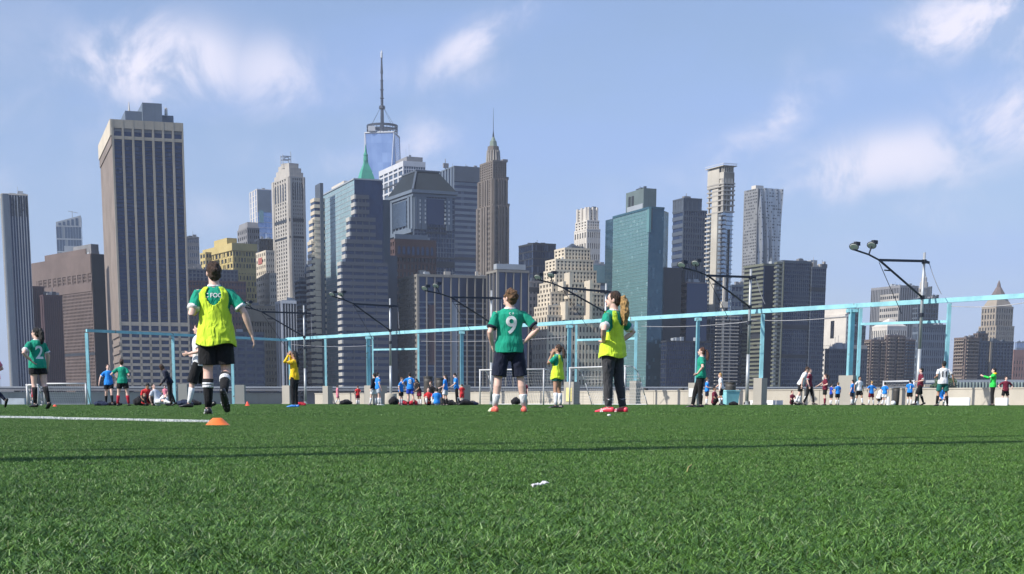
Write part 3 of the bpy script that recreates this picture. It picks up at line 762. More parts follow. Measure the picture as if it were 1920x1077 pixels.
# 5 big tan tower
T = Tower('tan_tower', 'tallest tan tower at left with dark vertical window strips', 900, 210, 18)
u, v, w, dd, z1 = T.dims(188, 210, 342, 224)
zs = zpx(T, 607, 210)*1.0; zt0 = zpx(T, 258, 210); zt1 = zpx(T, 240, 210)
MB().box(u, u+w, v, v+dd, 0, z1, uv=((28,66),(2,1))).build('tower_core', G_NAVY, T.root)
MB().box(u-.4, u+.5, v-.7, v+dd, 0, z1-14).build('side_wall', W_BEIGE2, T.root)
MB().box(u-.9, u+.5, v-1, v+dd, z1-14, z1-9).build('side_band', W_BEIGE2, T.root)
MB().box(u-1.4, u+.5, v-1, v+dd+.5, z1-9, z1).build('side_crown', W_CREAM, T.root)
bw = w/7
for i in range(8):
    c_ = u+i*bw; hw = bw*.105
    MB().box(max(c_-hw, u-.5), min(c_+hw, u+w+.3), v-1.1, v+.1, 0, z1-.05).build('pier', W_BEIGE, T.root)
MB().box(u-.6, u+w+.2, v-1.0, v+.1, z1-4.8, z1-.02).build('top_fascia', W_BEIGE, T.root)
MB().box(u-.6, u+w+.2, v-1.0, v+.1, zt0-.9, zt0+.9).build('belt', W_BEIGE, T.root)
MB().box(u-.6, u+w+.2, v-1.0, v+.1, zs-1.1, zs+1.1).build('belt', W_BEIGE, T.root)
for i in range(7):
    MB().box(u+i*bw+bw*.14, u+(i+1)*bw-bw*.14, v-.3, v-.05, z1-6.6, z1-4.8).build('louvre_panel', W_GREYS, T.root)
nb = 12; hb = (zs-2)/nb
for k in range(nb):
    z_ = k*hb
    MB().box(u-.5, u+w+.15, v-1.1, v+.1, z_, z_+hb*.42).build('spandrel', W_BEIGE, T.root)
for k in range(9):
    MB().box(u-1.2, u+.3, v-.8, v+dd*.5, (k+.1)*hb*1.3, (k+.5)*hb*1.3).build('side_ledge', W_BEIGE2, T.root)
fl_ = MB()
for k in range(1, 46):
    z_ = zs+(zt0-zs)*k/46; fl_.box(u, u+w, v-.12, v+.02, z_-.2, z_+.2)
fl_.build('floor_line', W_DARK, T.root, kind='stuff')
for a0, a1, b0, h in ((.16,.42,.1,7),(.40,.68,.06,11.5),(.66,.86,.12,6)):
    MB().box(u+w*a0+2, u+w*a1+2, v+dd*b0, v+dd*.6, z1, z1+h).build('plant_room', W_BLGR, T.root)
MB().rings([(u+w*.27,v+10,z1+7,.6),(u+w*.27,v+10,z1+12,.2)],6).build('antenna', W_WHITE, T.root); MB().rings([(u+w*.80,v+10,z1+6,1.0),(u+w*.80,v+10,z1+10,.8)],6).build('antenna', W_WHITE, T.root)
T.root['label'] = 'tallest tan tower at left with seven dark vertical window strips'
# 6 grey slivers
T = Tower('grey_setback_block', 'narrow grey block peeking out right of the tall tan tower', 1350, 346, 20)
d1 = T.tier(340, 347, 373, 445, core=G_GREY, frame=W_GREYS, F=(7,24,.4,.5), L=(2,24,.4,.5), pr=.4); clutter(T, d1, 4, 3, W_GREYS, 6)
# 7 yellow
T = Tower('yellow_apartment_block', 'yellow topped apartment block with checkered windows behind the runner', 1150, 437, 30)
def checker(T, dm, nx, nz, nl, m_):
    u, v, w, dd, z0, z1 = dm; b = MB(); c_ = MB(); bh = (z1-z0)/nz; rr = random.Random(5)
    for k in range(nz):
        for i in range(nx):
            if (i+k) % 2 == 0: b.box(u+w*i/nx, u+w*(i+.62)/nx, v-.7, v+.03, z0+bh*(k+.12), z0+bh*(k+.95))
        for i in range(nl):
            if (i+k) % 2 == 0: b.box(u-.7, u+.03, v+dd*i/nl, v+dd*(i+.62)/nl, z0+bh*(k+.12), z0+bh*(k+.95))
    b.build('bay_panel', m_, T.root, kind='stuff')
d1 = T.tier(384, 437, 479, 470, core=G_DARK, frame=W_YEL, F=(9,26,.22,.30), L=(10,26,.22,.30), pr=.5, cap=0)
checker(T, d1, 14, 26, 15, W_YEL)
u, v, w, dd, z0, z1 = d1; MB().box(u-1.4, u+w+1, v-1.4, v+dd+1, z1, z1+5.5).build('cornice_band', W_YEL, T.root)
T.box(d1, 5.5, 5, .2, W_YEL, 'roof_room', (.0,.45), (.2,.65))
d1 = T.tier(376, 386, 396, 474, core=G_DARK, frame=W_YEL, F=(2,24,.3,.45), L=(2,24,.3,.45), pr=.5, cap=1, dy=20)
# 8 dark grey octagonal top
T = Tower('grey_stone_tower', 'dark grey stone tower with chamfered crown beyond the yellow block', 1320, 463, 25)
d1 = T.tier(446, 464, 486, 428, core=G_DARK, frame=W_GREYS, F=(6,30,.5,.45), L=(5,30,.5,.45), pr=.5, cap=1)
u, v, w, dd, z0, z1 = d1; zt = zpx(T, 416, 460)
MB().frustum((u,u+w,v,v+dd,z1),(u+w*.08,u+w*.92,v+dd*.08,v+dd*.92,zt)).build('crown', W_GREYS, T.root)
# 9 glass tower
T = Tower('blue_glass_tower', 'slim pale blue glass tower left of the tall art deco limestone tower', 1800, 486, 22)
d1 = T.tier(468, 482, 509, 355, core=G_BLUE, frame=W_WHITE, F=(8,40,0,.05), L=(3,40,.5,.1), pr=.3, cap=.8)
T.blank(d1, 'F', W_BLGR, .0, .95, d1[5]-26, d1[5]-1, 'crown_screen', .6)
MB().box(d1[0]+d1[2]*.1, d1[0]+d1[2]*.4, d1[1]-.9, d1[1], d1[5]-38, d1[5]-24).build('terrace_glass', G_TEAL, T.root)
# 10 dark block & lit beige building
T = Tower('dark_banded_block', 'black topped block wedged left of the art deco limestone tower', 1280, 486, 22)
d1 = T.tier(478, 486, 513, 449, core=G_DARK, frame=W_DARK, F=(7,26,.3,.4), L=(3,26,.3,.4), pr=.4)
T = Tower('beige_stone_building', 'small sunlit cream stone building left of the art deco limestone tower', 1200, 499, 24)
d1 = T.tier(481, 499, 514, 471, core=G_DARK, frame=W_CREAM, F=(4,26,.6,.55), L=(5,26,.5,.5), pr=.5, cap=1.5)
MB().box(d1[0]-.8, d1[0], d1[1]+d1[3]*.35, d1[1]+d1[3]*.75, d1[5]-9, d1[5]-4).build('roof_sign', wallmat('dull_red_sign', (.35,.12,.10)), T.root)
d1 = T.tier(497, 506, 518, 513, core=G_DARK, frame=W_CREAM, F=(3,20,.6,.55), L=(4,20,.5,.5), pr=.5, cap=1.2, dy=-15)
# 11 art deco tower
T = Tower('art_deco_tower', 'tall limestone art deco tower with antenna frame on its octagonal crown', 1250, 542, 27)
FF = (7,60,.55,.42); LL = (7,60,.55,.42)
a = T.tier(508, 544, 572, 560, core=G_DARK, frame=W_LIME, F=(8,18,.5,.45), L=(8,18,.5,.45), pr=.8, cap=1.5, dy=-8)
a = T.tier(512, 543, 571, 332, core=G_DARK, frame=W_LIME, F=FF, L=LL, pr=.9, cap=1.2)
u, v, w, dd, z0, z1 = a
for f0, f1, py in ((.04,.96,322),(.10,.90,313),(.18,.82,303)):
    zt = zpx(T, py, 542); MB().box(u+w*f0, u+w*f1, v+dd*f0, v+dd*f1, z1-.5, zt).build('setback', W_LIME, T.root)
zt = zpx(T, 303, 542)
cx_, cy_ = u+w*.5, v+dd*.5
MB().rings([(cx_,cy_,z1,w*.43),(cx_,cy_,zt-3,w*.42),(cx_,cy_,zt-2.9,w*.45),(cx_,cy_,zt+1,w*.45)],8,R(22)).build('crown', W_LIME, T.root)
for sd, n_, ln in (('F',5,w),('L',5,dd)):
    for i in range(n_):
        if sd == 'F': MB().box(u+ln*(.14+i*.16), u+ln*(.20+i*.16), v-1.0, v-.85, z1-18, z1-5).build('arch_window', G_DARK, T.root)
        else: MB().box(u-1.0, u-.85, v+ln*(.14+i*.16), v+ln*(.20+i*.16), z1-18, z1-5).build('arch_window', G_DARK, T.root)
T.blank(a, 'F', W_LIME, -.02, .12, name='corner_pier', pr=1.5); T.blank(a, 'L', W_LIME, .0, .12, name='corner_pier', pr=1.5); T.blank(a, 'L', W_LIME, .88, 1.0, name='corner_pier', pr=1.5); T.blank(a, 'F', W_LIME, .88, 1.0, name='corner_pier', pr=1.5)
z2 = zpx(T, 284, 532)
m_ = MB(); x0, x1 = cx_-w*.42, cx_+w*.12
for x in (x0, x1):
    for y_ in (cy_-2, cy_+3): m_.tube((x,y_,zt),(x,y_,z2),.35,.3,5)
for z_ in (z2-1, zt+(z2-zt)*.55): m_.beam((x0,cy_-2,z_),(x1,cy_-2,z_),.5,.6); m_.beam((x0,cy_+3,z_),(x1,cy_+3,z_),.5,.6)
m_.tube((x0,cy_-2,zt+(z2-zt)*.5),((x0+x1)/2,cy_-2,zt+(z2-zt)*.85),.3,.3,5).tube((x1,cy_-2,zt+(z2-zt)*.5),((x0+x1)/2,cy_-2,zt+(z2-zt)*.85),.3,.3,5).tube((x1,cy_-2,z2),(x1,cy_-2,z2+3),.3,.2,5)
m_.build('antenna_frame', W_STEEL, T.root)
# 12 dark low blocks behind the runner
T = Tower('dark_lowrise_block', 'dark low block with a row of square windows behind the runner shoulder', 1050, 350, 16)
d1 = T.tier(330, 350, 461, 527, core=G_NAVY, frame=W_MAR, F=(20,22,.45,.5), L=(4,22,.4,.5), pr=.5, cap=1)
d1 = T.tier(330, 346, 446, 505, yb=527, core=G_NAVY, frame=W_SLATE, F=(14,3,.3,.3), L=(4,3,.3,.3), pr=.5, cap=1, dy=25); clutter(T, d1, 8, 5, W_GREYS, 9)
T = Tower('grey_grid_block', 'grey precast grid block right of the tan tower with wide windows', 930, 352, 18)
d1 = T.tier(340, 353, 495, 623, core=G_NAVY, frame=W_SLATE, F=(8,11,.24,.52,3), L=(4,11,.3,.5), pr=.6, cap=1.5, single=False)
# 13 lit beige with columns
T = Tower('beige_column_building', 'cream classical building with tall upper columns left of the keeper in yellow', 985, 464, 22)
d1 = T.tier(455, 464, 521, 575, core=G_DARK, frame=W_TAN, F=(11,14,.5,.5), L=(3,14,.5,.5), pr=.6, cap=2)
u, v, w, dd, z0, z1 = d1
T.blank(d1, 'F', W_TAN, 0, 1, z1-9, z1-2, 'frieze', .9)
for i in range(12): MB().box(u+w*(i/11.8), u+w*(i/11.8)+w*.035, v-1.4, v-.4, z1-27, z1-9).build('column', W_TAN, T.root)
MB().box(u-.4,u+w,v-.35,v-.2,z1-27,z1-9).build('loggia_glass', G_DARK, T.root)
MB().box(u-2,u+w+.6,v-2,v+.2,z1-9.6,z1-8.2).build('cornice', W_TAN, T.root); MB().box(u-1.6,u+w+.6,v-1.6,v+.2,z1-28.2,z1-27).build('cornice', W_TAN, T.root)
T = Tower('white_fin_building', 'low dark building with five thin white vertical fins beside the keeper', 940, 529, 20)
d1 = T.tier(519, 529, 555, 566, core=G_DARK, frame=W_ALU, F=(5,1,.2,0,3), L=(2,1,.5,0), pr=.9, cap=1.8, capm=W_ALU, single=True)
u, v, w, dd, z0, z1 = d1; T.blank(d1, 'L', W_GREYS, 0, 1, name='end_wall', pr=.6)
# 14 small pointed banded tower
T = Tower('pointed_banded_tower', 'small dark pointed tower with pale bands left of the stepped glass tower', 1000, 562, 20)
d1 = T.tier(553, 562, 592, 526, core=G_NAVY, frame=W_BLGR, F=(6,26,0,.42,2), L=(3,26,0,.42), pr=.5, cap=1)
u, v, w, dd, z0, z1 = d1
a = T.tier(571, 574, 590, 512, core=G_NAVY, frame=W_SLATE, F=(3,24,0,.35), pr=.4, cap=0, dy=5)
u, v, w, dd, z0, z1 = a; zt = zpx(T, 481, 580)
MB().rings([(u+w/2,v+w/2,z1,w*.62),(u+w/2,v+w/2,z1+(zt-z1)*.4,w*.5),(u+w/2,v+w/2,z1+(zt-z1)*.75,w*.28),(u+w/2,v+w/2,zt,.2)],8,R(22)).build('pointed_cap', W_BLGR, T.root)
# 15 stepped glass tower
T = Tower('stepped_glass_tower', 'broad blue green glass tower whose right side steps into grey banded stone', 935, 664, 20)
PH15 = T.phi
# plan: octagon like: teal face between columns 605 and 664, dark face 664..718; white banded shoulder at left
u0, v0, w0_, d0_, z1 = T.dims(606, 664, 716, 337)
MB().box(u0, u0+w0_, v0, v0+d0_, 0, z1, uv=((16,48),(22,48))).build('window_wall', G_TEALB, T.root)
mm_ = MB()
for k in range(1, 49):
    z_ = z1*k/49; mm_.box(u0-.12, u0+.02, v0, v0+d0_, z_-.16, z_+.16)
for i in range(1, 23): mm_.box(u0-.12, u0+.02, v0+d0_*i/23-.1, v0+d0_*i/23+.1, 0, z1)
mm_.build('mullion', W_STEEL, T.root, kind='stuff')
MB().box(u0+.0, u0+w0_+.3, v0-.5, v0, 0, z1, uv=((16,48),(2,48))).build('front_glass', G_NAVY, T.root)
MB().box(u0-.5, u0+w0_+.5, v0-.8, v0+d0_+.5, z1, z1+.8).build('parapet', W_STEEL, T.root)
MB().box(u0+w0_*.1, u0+w0_*.9, v0+d0_*.4, v0+d0_*.8, z1+.8, z1+3.5).build('roof_units', W_WHITE, T.root)
# each step: a banded stone wing standing proud of the glass corner
W_BAND = wallmat('grey_band_stone', (.085,.095,.115), .7, .1, .15); W_QUOIN = wallmat('pale_corner_stone', (.45,.44,.41), .7, .08, .1)
def wing(x0, xm, x1, yt, yb, pr_front, name='banded_wing', nb=None):
    zt = zpx(T, yt, 664); zb = 0 if yb is None else zpx(T, yb, 664)
    nf = nb or max(3, round((zt-zb)/3.9/1.0))
    # front extents from pixel columns in the plane v0-pr_front
    return zt, zb, nf
steps = [(367,663,688,1),(409,654,698,2),(451,644,708,3),(496,634,716,4),(9999,627,724,5)]
prev = None
for i, (yb, xl, xr, k) in enumerate(steps):
    yt = (367,409,451,493,9999)[0] if 0 else None
tops = [366, 408, 450, 492, 560]
xls = [663, 653, 644, 635, 634]
xrs = [688, 699, 710, 720, 722]
for i in range(4):
    zt = zpx(T, tops[i], 664); zb = zpx(T, tops[i+1], 664) if i < 3 else 0
    zb = zb if i < 3 else 0
    dv = (664-xls[i])*1.05      # projects forward beyond the corner so it covers the glass from the right
    c = Vector(T.root.location)
    pv = v0-2.0
    # left end of wing: moves along -u (out past the corner) in metres per pixel
    s_ = 935/2790/ math.cos(T.phi)
    ul = u0-(664-xls[i])*s_*0.93; ur = u0+(xrs[i]-664)*s_*1.02
    vb = v0+ (664-xls[i])*0.45
    MB().box(ul, ur, pv, v0+6+vb*0, zb, zt, uv=((10,(zt-zb)/4),(4,(zt-zb)/4))).build('wing', G_NAVY, T.root)
    b = MB(); q_ = MB(); n_ = int(round((zt-zb)/3.9)); bh = (zt-zb)/n_
    for k in range(n_):
        b.box(ul+.6, ur, pv-.5, pv+.05, zb+k*bh+bh*.45, zb+(k+1)*bh)
        q_.box(ul-.35, ul+.7, pv-.55, v0+6.2, zb+k*bh+bh*.45, zb+(k+1)*bh)
    b.build('spandrel', W_BAND, T.root, kind='stuff'); q_.build('corner_stone', W_QUOIN, T.root, kind='stuff')
    for k in range(1, 4): MB().box(ul+(ur-ul)*k/4-.25, ul+(ur-ul)*k/4+.25, pv-.42, pv+.02, zb, zt-.1).build('pier', W_BAND, T.root)
# left shoulder bands
s_ = 935/2790
for (x0, x1, yt) in ((590,600,372),(587,597,412),(584.5,594,452),(582,593,500)):
    c = P(x1, yt, 975); l = local(T.root, (c.x, c.y, 0)); zt = c.z-GROUND_Z; wd = (x1-x0)*s_*1.1
    MB().box(l.x-wd, l.x+3, l.y, l.y+10, 0, zt, uv=((3,40),(3,40))).build('shoulder', G_NAVY, T.root)
    b = MB(); n_ = int(zt/3.9)
    for k in range(n_): b.box(l.x-wd-.3, l.x+3.1, l.y-.5, l.y+10, k*zt/n_+zt/n_*.45, (k+1)*zt/n_)
    b.build('spandrel', W_CREAM, T.root, kind='stuff')
c = P(606, 341, 975); l = local(T.root, (c.x, c.y, 0))
MB().box(l.x-2.4, l.x-.3, l.y-1, l.y+12, 0, zpx(T, 344, 606, 40)).build('dark_return', W_SLATE, T.root)
# right shoulder
c = P(722, 375, 960); l = local(T.root, (c.x, c.y, 0))
MB().box(l.x-6, l.x+3.2, l.y, l.y+25, 0, zpx(T, 375, 722, 25)).build('right_shoulder', W_SLATE, T.root); MB().box(l.x-6, l.x+6.5, l.y-3, l.y+25, 0, zpx(T, 480, 722, 25)).build('right_shoulder', W_SLATE, T.root)
# 16 green spire
T = Tower('green_copper_spire', 'bright green copper pyramid spire rising behind the stepped glass tower', 1450, 680, 20, 'spire')
a = T.tier(664, 681, 696, 342, core=G_DARK, frame=W_LIME, F=(7,50,.5,.5), L=(5,50,.5,.5), pr=.5, cap=.5)
u, v, w, dd, z0, z1 = a; cx_, cy_ = u+w/2, v+min(dd,w)/2
Z = lambda y_: zpx(T, y_, 680)
w = 12.5; cx_ = u+4.5; cy_ = v+6
MB().rings([(cx_,cy_,z1,w*.86),(cx_,cy_,Z(318),w*.50),(cx_,cy_,Z(306),w*.24),(cx_,cy_,Z(300),w*.19)],4,R(45)).build('pyramid_roof', W_GREEN, T.root)
MB().rings([(cx_,cy_,Z(300),w*.19),(cx_,cy_,Z(290),w*.16),(cx_,cy_,Z(289),w*.19),(cx_,cy_,Z(284),w*.10),(cx_,cy_,Z(276),w*.05),(cx_,cy_,Z(269),.15)],8,0).build('lantern', W_GREEN, T.root)
# 17 tallest glass tower with mast
T = Tower('tallest_glass_tower', 'tallest pale blue glass tower with ring and mast, rising behind the green spire', 2250, 712, 0)
T.phi = R(8); T.root.rotation_euler.z = T.phi
c = P(720, 247, 2250); sc_ = 2250/2790*1.035
zt = c.z-GROUND_Z; hw = 29*sc_; l = local(T.root, (c.x, c.y, 0)); zb = 0; hb = 37*sc_
# square base, top square turned 45 degrees: eight tall triangles
cx_, cy_ = l.x, l.y+30; a0 = R(-16)
B4 = [(cx_+hb*1.18*math.cos(a0+R(90*k)), cy_+hb*1.18*math.sin(a0+R(90*k)), 60) for k in range(4)]
T4 = [(cx_+hw*1.27*math.cos(a0+R(45+90*k)), cy_+hw*1.27*math.sin(a0+R(45+90*k)), zt) for k in range(4)]
def tri_uv(p): return ((p[0]-cx_)/6+(p[1]-cy_)/9, p[2]/14)
m_ = MB()
for k in range(4):
    for tr in ((B4[k], B4[(k+1)%4], T4[k]), (T4[k], B4[(k+1)%4], T4[(k+1)%4])):
        i = len(m_.v); m_.v += list(tr); m_.f.append((i,i+1,i+2)); m_.uv[len(m_.f)-1] = [tri_uv(p_) for p_ in tr]
i = len(m_.v); m_.v += T4; m_.f.append((i,i+1,i+2,i+3)); m_.build('glass_shaft', G_BLUE, T.root)
m_ = MB()
for k in range(4):
    m_.tube(B4[k], T4[k], .7, .7, 5).tube(T4[k], B4[(k+1)%4], .7, .7, 5)
m_.build('edge_trim', W_ALU, T.root)
m_ = MB()
for k in range(4): m_.tube(T4[k], T4[(k+1)%4], 1.3, 1.3, 5)
m_.build('parapet', W_ALU, T.root)
MB().rings([(cx_,cy_,zt,hw*.85),(cx_,cy_,zt+3,hw*.85)],24).build('roof_deck', W_ALU, T.root)
zr = zpx(T, 237, 712, 30)
m_ = MB(); rr_ = 27*sc_
for zz in (zr-5.5, zr, zr-1.4):
    for k in range(28):
        a_, b2 = 2*math.pi*k/28, 2*math.pi*(k+1)/28
        m_.beam((cx_+rr_*math.cos(a_),cy_+rr_*math.sin(a_),zz),(cx_+rr_*math.cos(b2),cy_+rr_*math.sin(b2),zz),1.4,1.9)
for k in range(28):
    a_ = 2*math.pi*k/28; m_.tube((cx_+rr_*math.cos(a_),cy_+rr_*math.sin(a_),zt-1),(cx_+rr_*math.cos(a_),cy_+rr_*math.sin(a_),zr),.5,.5,4)
W_MAST = wallmat('mast_grey', (.03,.04,.065), .5)
m_.build('broadcast_ring', W_MAST, T.root)
Z = lambda y_: zpx(T, y_, 716, 30)
prof = [(247,3.2),(231,2.6),(206,2.2),(204,4.6),(199,4.0),(198,1.9),(186,1.9),(185,3.2),(183,1.9),(170,1.8),(169,3),(167,1.8),(153,1.7),(152,2.6),(150,1.4),(139,1.3),(138,1.9),(122,1.3),(110,1.1),(109,1.8)]
MB().rings([(cx_,cy_,Z(y_),r_*1.05) for y_, r_ in prof], 8).build('mast', W_MAST, T.root)
MB().rings([(cx_,cy_,Z(109),1.5),(cx_,cy_,Z(100),1.7),(cx_,cy_,Z(96),.7),(cx_,cy_,Z(94),.2)],8).build('beacon', W_ALU, T.root)
m_ = MB()
for k in range(6):
    a_ = R(30+60*k); m_.tube((cx_+rr_*.85*math.cos(a_),cy_+rr_*.85*math.sin(a_),zr),(cx_+3*math.cos(a_),cy_+3*math.sin(a_),Z(203)),.25,.25,4)
m_.build('mast_stay', W_MAST, T.root)
MB().box(cx_-hw*.9, cx_-hw*.5, cy_-hw*.9, cy_-hw*.6, zt+2, zt+9).build('roof_units', W_ALU, T.root)
# 18 white framed slab
T = Tower('white_framed_slab', 'pale white framed slab tower overlapping the base of the tallest glass tower', 1500, 757, 22)
d1 = T.tier(712, 757, 797, 306, core=G_GREY, frame=W_ALU, F=(9,40,.15,.2), L=(5,40,.2,.28), pr=.9, cap=5, capm=W_ALU, single=False)
T.box(d1, 2, 5, .1, W_GREYS, fu=(.2,.95), fv=(.05,.5)); clutter(T, d1, 6, 9, W_STEEL, 8)
# 19 hip roofed tower
T = Tower('hip_roof_tower', 'grey tower under a dark hipped roof in the middle of the skyline', 1140, 776, 24)
d1 = T.tier(729, 776, 852, 362, core=G_NAVY, frame=W_BLGR, F=(14,44,.1,.18), L=(7,44,.2,.45), pr=.6, cap=0)
u, v, w, dd, z0, z1 = d1
Z = lambda y_: zpx(T, y_, 776)
MB().box(u-2.5,u+w+2,v-2.5,v+dd+2,Z(362),Z(356)).build('cornice', W_BLGR, T.root); MB().box(u-1.5,u+w+1,v-1.5,v+dd+1,Z(368),Z(363.5)).build('cornice', W_BLGR, T.root)
zt = Z(316)
MB().frustum((u-1.5,u+w+1.2,v-1.5,v+dd+1,Z(356)),(u+w*.22,u+w*.78,v+dd*.25,v+dd*.78,zt)).build('hipped_roof', W_ROOF, T.root)
MB().box(u+w*.20,u+w*.80,v+dd*.23,v+dd*.80,zt,zt+1.2).build('roof_ridge', W_SLATE, T.root)
for p0, p1 in (((u-1.5,v-1.5,Z(356)),(u+w*.22,v+dd*.25,zt)),): MB().beam(p0,p1,1.4,1.2).build('roof_rib', W_SLATE, T.root)
z3, z4 = Z(420), Z(372)
for sd, a0, a1, m2 in (('L',.25,.8,G_GREY),('F',.30,.72,G_NAVY)):
    T.blank(d1, sd, m2, a0, a1, z3, z4, 'bay_glass', 1.1)
for sd, aa in (('L',(0,.12,.80,.92)),('F',(.0,.08,.16,.22,.78,.86))):
    for a_ in aa:
        T.blank(d1, sd, W_BLGR, a_, a_+.07, z3-4, z4+2, 'pilaster', 1.5)
b = MB()
for a_ in (.12,.245,.74,.83):
    for k in range(6): b.box(u+w*a_, u+w*(a_+.03), v-1.6, v-1.0, z3+(z4-z3)*(k+.2)/6, z3+(z4-z3)*(k+.75)/6)
b.build('bay_window', wallmat('pale_window', (.55,.58,.60)), T.root, kind='stuff')
for yy in (428,437,484,492,500): T.blank(d1, 'F', W_DARK, .3 if yy < 440 else 0, .8 if yy < 440 else 1, Z(yy), Z(yy-3.5), 'dark_band', .8)
for yy in (436,): T.blank(d1, 'L', W_BLGR, .0, 1, Z(yy), Z(yy-7), 'ledge', 2.5)
# 20 grey banded slab
T = Tower('grey_banded_slab', 'grey banded slab between the hipped roof tower and the spired brown tower', 1400, 852, 22)
d1 = T.tier(820, 852, 900, 312, core=G_NAVY, frame=W_BLGR, F=(8,42,0,.5), L=(6,1,.45,0), pr=.6, cap=1, single=False)
T.blank(d1, 'F', W_SLATE, -.01, 1.0, d1[5]-13, d1[5]-.1, 'top_band', .9)
MB().rings([(d1[0]-2,d1[1]+18,d1[5],.5),(d1[0]-2,d1[1]+18,d1[5]+9,.3)],5).box(d1[0]-4,d1[0]+1,d1[1]+17,d1[1]+19,d1[5]+1,d1[5]+5).build('antenna', W_GREYS, T.root)
# 21 spired brown tower
W_BRL = wallmat('brown_limestone', (.165,.142,.125), .8, .14, .3)
T = Tower('spired_brown_tower', 'slender brown stone tower with tapering crown and needle spire', 1250, 926, 24)
Z = lambda y_: zpx(T, y_, 926)
FFa = (9,54,.5,.3); LLa = (9,54,.5,.45)
a = T.tier(895, 925, 954, 385, core=G_DARK, frame=W_BRL, F=(9,40,.55,.35), L=(9,40,.5,.45), pr=.7, cap=1.5)
b_2 = T.tier(897.5, 925, 951.5, 335, yb=385, core=G_DARK, frame=W_BRL, F=(8,12,.55,.35), L=(8,12,.5,.45), pr=.7, cap=1.5, dy=2)
c_2 = T.tier(901, 925, 949, 302, yb=335, core=G_DARK, frame=W_BRL, F=(7,7,.55,.35), L=(7,7,.5,.45), pr=.7, cap=1.5, dy=4)
u, v, w, dd, z0, z1 = c_2
for bb, fr_ in ((a,.1),(b_2,.08)):
    for sd in 'FL':
        for p_ in (0, .30, .46, .62, .88): T.blank(bb, sd, W_BRL, p_, p_+.10, name='buttress', pr=1.5)
cx_, cy_ = u+w/2, v+dd/2; k_ = w/2
tiers_ = [(302,.70),(282,.66),(281,.60),(268,.54),(267,.40),(258,.34),(257,.26),(250,.12),(243,.07),(238,.035),(195,.012)]
W_CRG = wallmat('green_grey_crown', (.20,.25,.21), .7)
MB().rings([(cx_,cy_,Z(y_),k_*r_*1.45) for y_, r_ in tiers_[:4]],8,R(22)).build('crown', W_BRL, T.root)
MB().rings([(cx_,cy_,Z(y_),k_*r_*1.35) for y_, r_ in tiers_[3:8]],8,R(22)).build('lantern', W_CRG, T.root)
MB().rings([(cx_,cy_,Z(y_),k_*r_*1.35) for y_, r_ in tiers_[7:]],6,0).build('needle', W_MAST, T.root)
b = MB()
for i in range(16):
    a_ = 2*math.pi*i/16; rr_ = k_*.99
    b.tube((cx_+rr_*math.cos(a_),cy_+rr_*math.sin(a_),Z(302)),(cx_+rr_*.9*math.cos(a_),cy_+rr_*.9*math.sin(a_),Z(276)),.55,.35,5)
b.build('crown_rib', W_LIME, T.root, kind='stuff')
# 22 red brown arched
T = Tower('arched_brown_block', 'red brown brick block with a row of tall arched windows near its top', 1050, 742, 24)
d1 = T.tier(733, 741, 817, 450, core=G_DARK, frame=W_RED, F=(11,22,.4,.4), L=(2,22,.5,.5), pr=.6, cap=2, capm=W_RED)
u, v, w, dd, z0, z1 = d1; zA = zpx(T, 477, 741)
T.blank(d1, 'F', W_RED, 0, 1, zA-2, z1-1, 'brick_band', .9)
for i in range(8):
    x0_ = u+w*(.05+i*.116); x1_ = x0_+w*.065; m_ = MB(); n_ = 8; yq = v-1.0
    pts = [(x0_,yq,zA),(x1_,yq,zA)]+[((x0_+x1_)/2+(x1_-x0_)/2*math.cos(math.pi*k/n_), yq, z1-5+(x1_-x0_)/2*math.sin(math.pi*k/n_)) for k in range(n_+1)]
    m_.v = pts+[(p_[0],p_[1]+.8,p_[2]) for p_ in pts]; nn_ = len(pts); m_.f = [tuple(range(nn_)), tuple(range(nn_, 2*nn_))[::-1]]+[(k,nn_+k,nn_+(k+1)%nn_,(k+1)%nn_) for k in range(nn_)]
    m_.build('arch_window', G_NAVY, T.root)
T.box(d1, 0, 4, .1, W_BLGR, 'penthouse', (.0,.8), (.0,.3))
# 23 wide finned block
T = Tower('wide_finned_block', 'wide dark office block with thin pale vertical fins behind the player numbered 9', 945, 784, 20)
d1 = T.tier(750, 784, 935, 516, core=G_NAVY, frame=W_FIN2, F=(10,1,.13,0), L=(8,24,.35,.5), pr=1.1, cap=1.6, capm=W_FIN2, single=True)
u, v, w, dd, z0, z1 = d1; b = MB(); nb = 20
for k in range(nb): b.box(u+.3, u+w, v-.5, v+.05, z0+(z1-14)*(k+.1)/nb, z0+(z1-14)*(k+.42)/nb)
b.build('spandrel', W_BLGR, T.root, kind='stuff'); clutter(T, d1, 10, 4, W_LIME, 12)
T.blank(d1, 'F', W_MAR, .12, .21, z1-55, z1-18, 'brown_panel', .7)
T.blank(d1, 'F', W_STEEL, .40, .475, 0, z1-16, 'pale_bay', .7)
T = Tower('finned_wing_block', 'dark office block with grey fins right behind the shoulder of the player numbered 9', 930, 934, 20)
d1 = T.tier(915, 934, 991, 508, core=G_NAVY, frame=W_FIN2, F=(4,1,.10,0,3), L=(3,1,.15,0,3), pr=1.2, cap=1.4, capm=W_FIN2, single=True); clutter(T, d1, 5, 3, W_STEEL, 14)
T.box(d1, 1.0, 3.2, 0, W_STEEL, 'roof_canopy', (-.05,.9), (0,.3))
T = Tower('grey_lowrise_infill', 'plain grey block between the dark finned wing and the stepped white tower', 1020, 992, 22)
d1 = T.tier(975, 992, 1025, 528, core=G_GREY, frame=W_GREYS, F=(5,18,.4,.5), L=(3,18,.4,.5), pr=.5)
# 24 dark box
T = Tower('black_glass_box', 'plain black glass box tower left of the stepped white tower', 1220, 1000, 24)
d1 = T.tier(973, 1000, 1042, 457, core=G_NAVY, frame=W_DARK, F=(12,22,.1,.15), L=(8,22,.1,.15), pr=.25, cap=1.5)
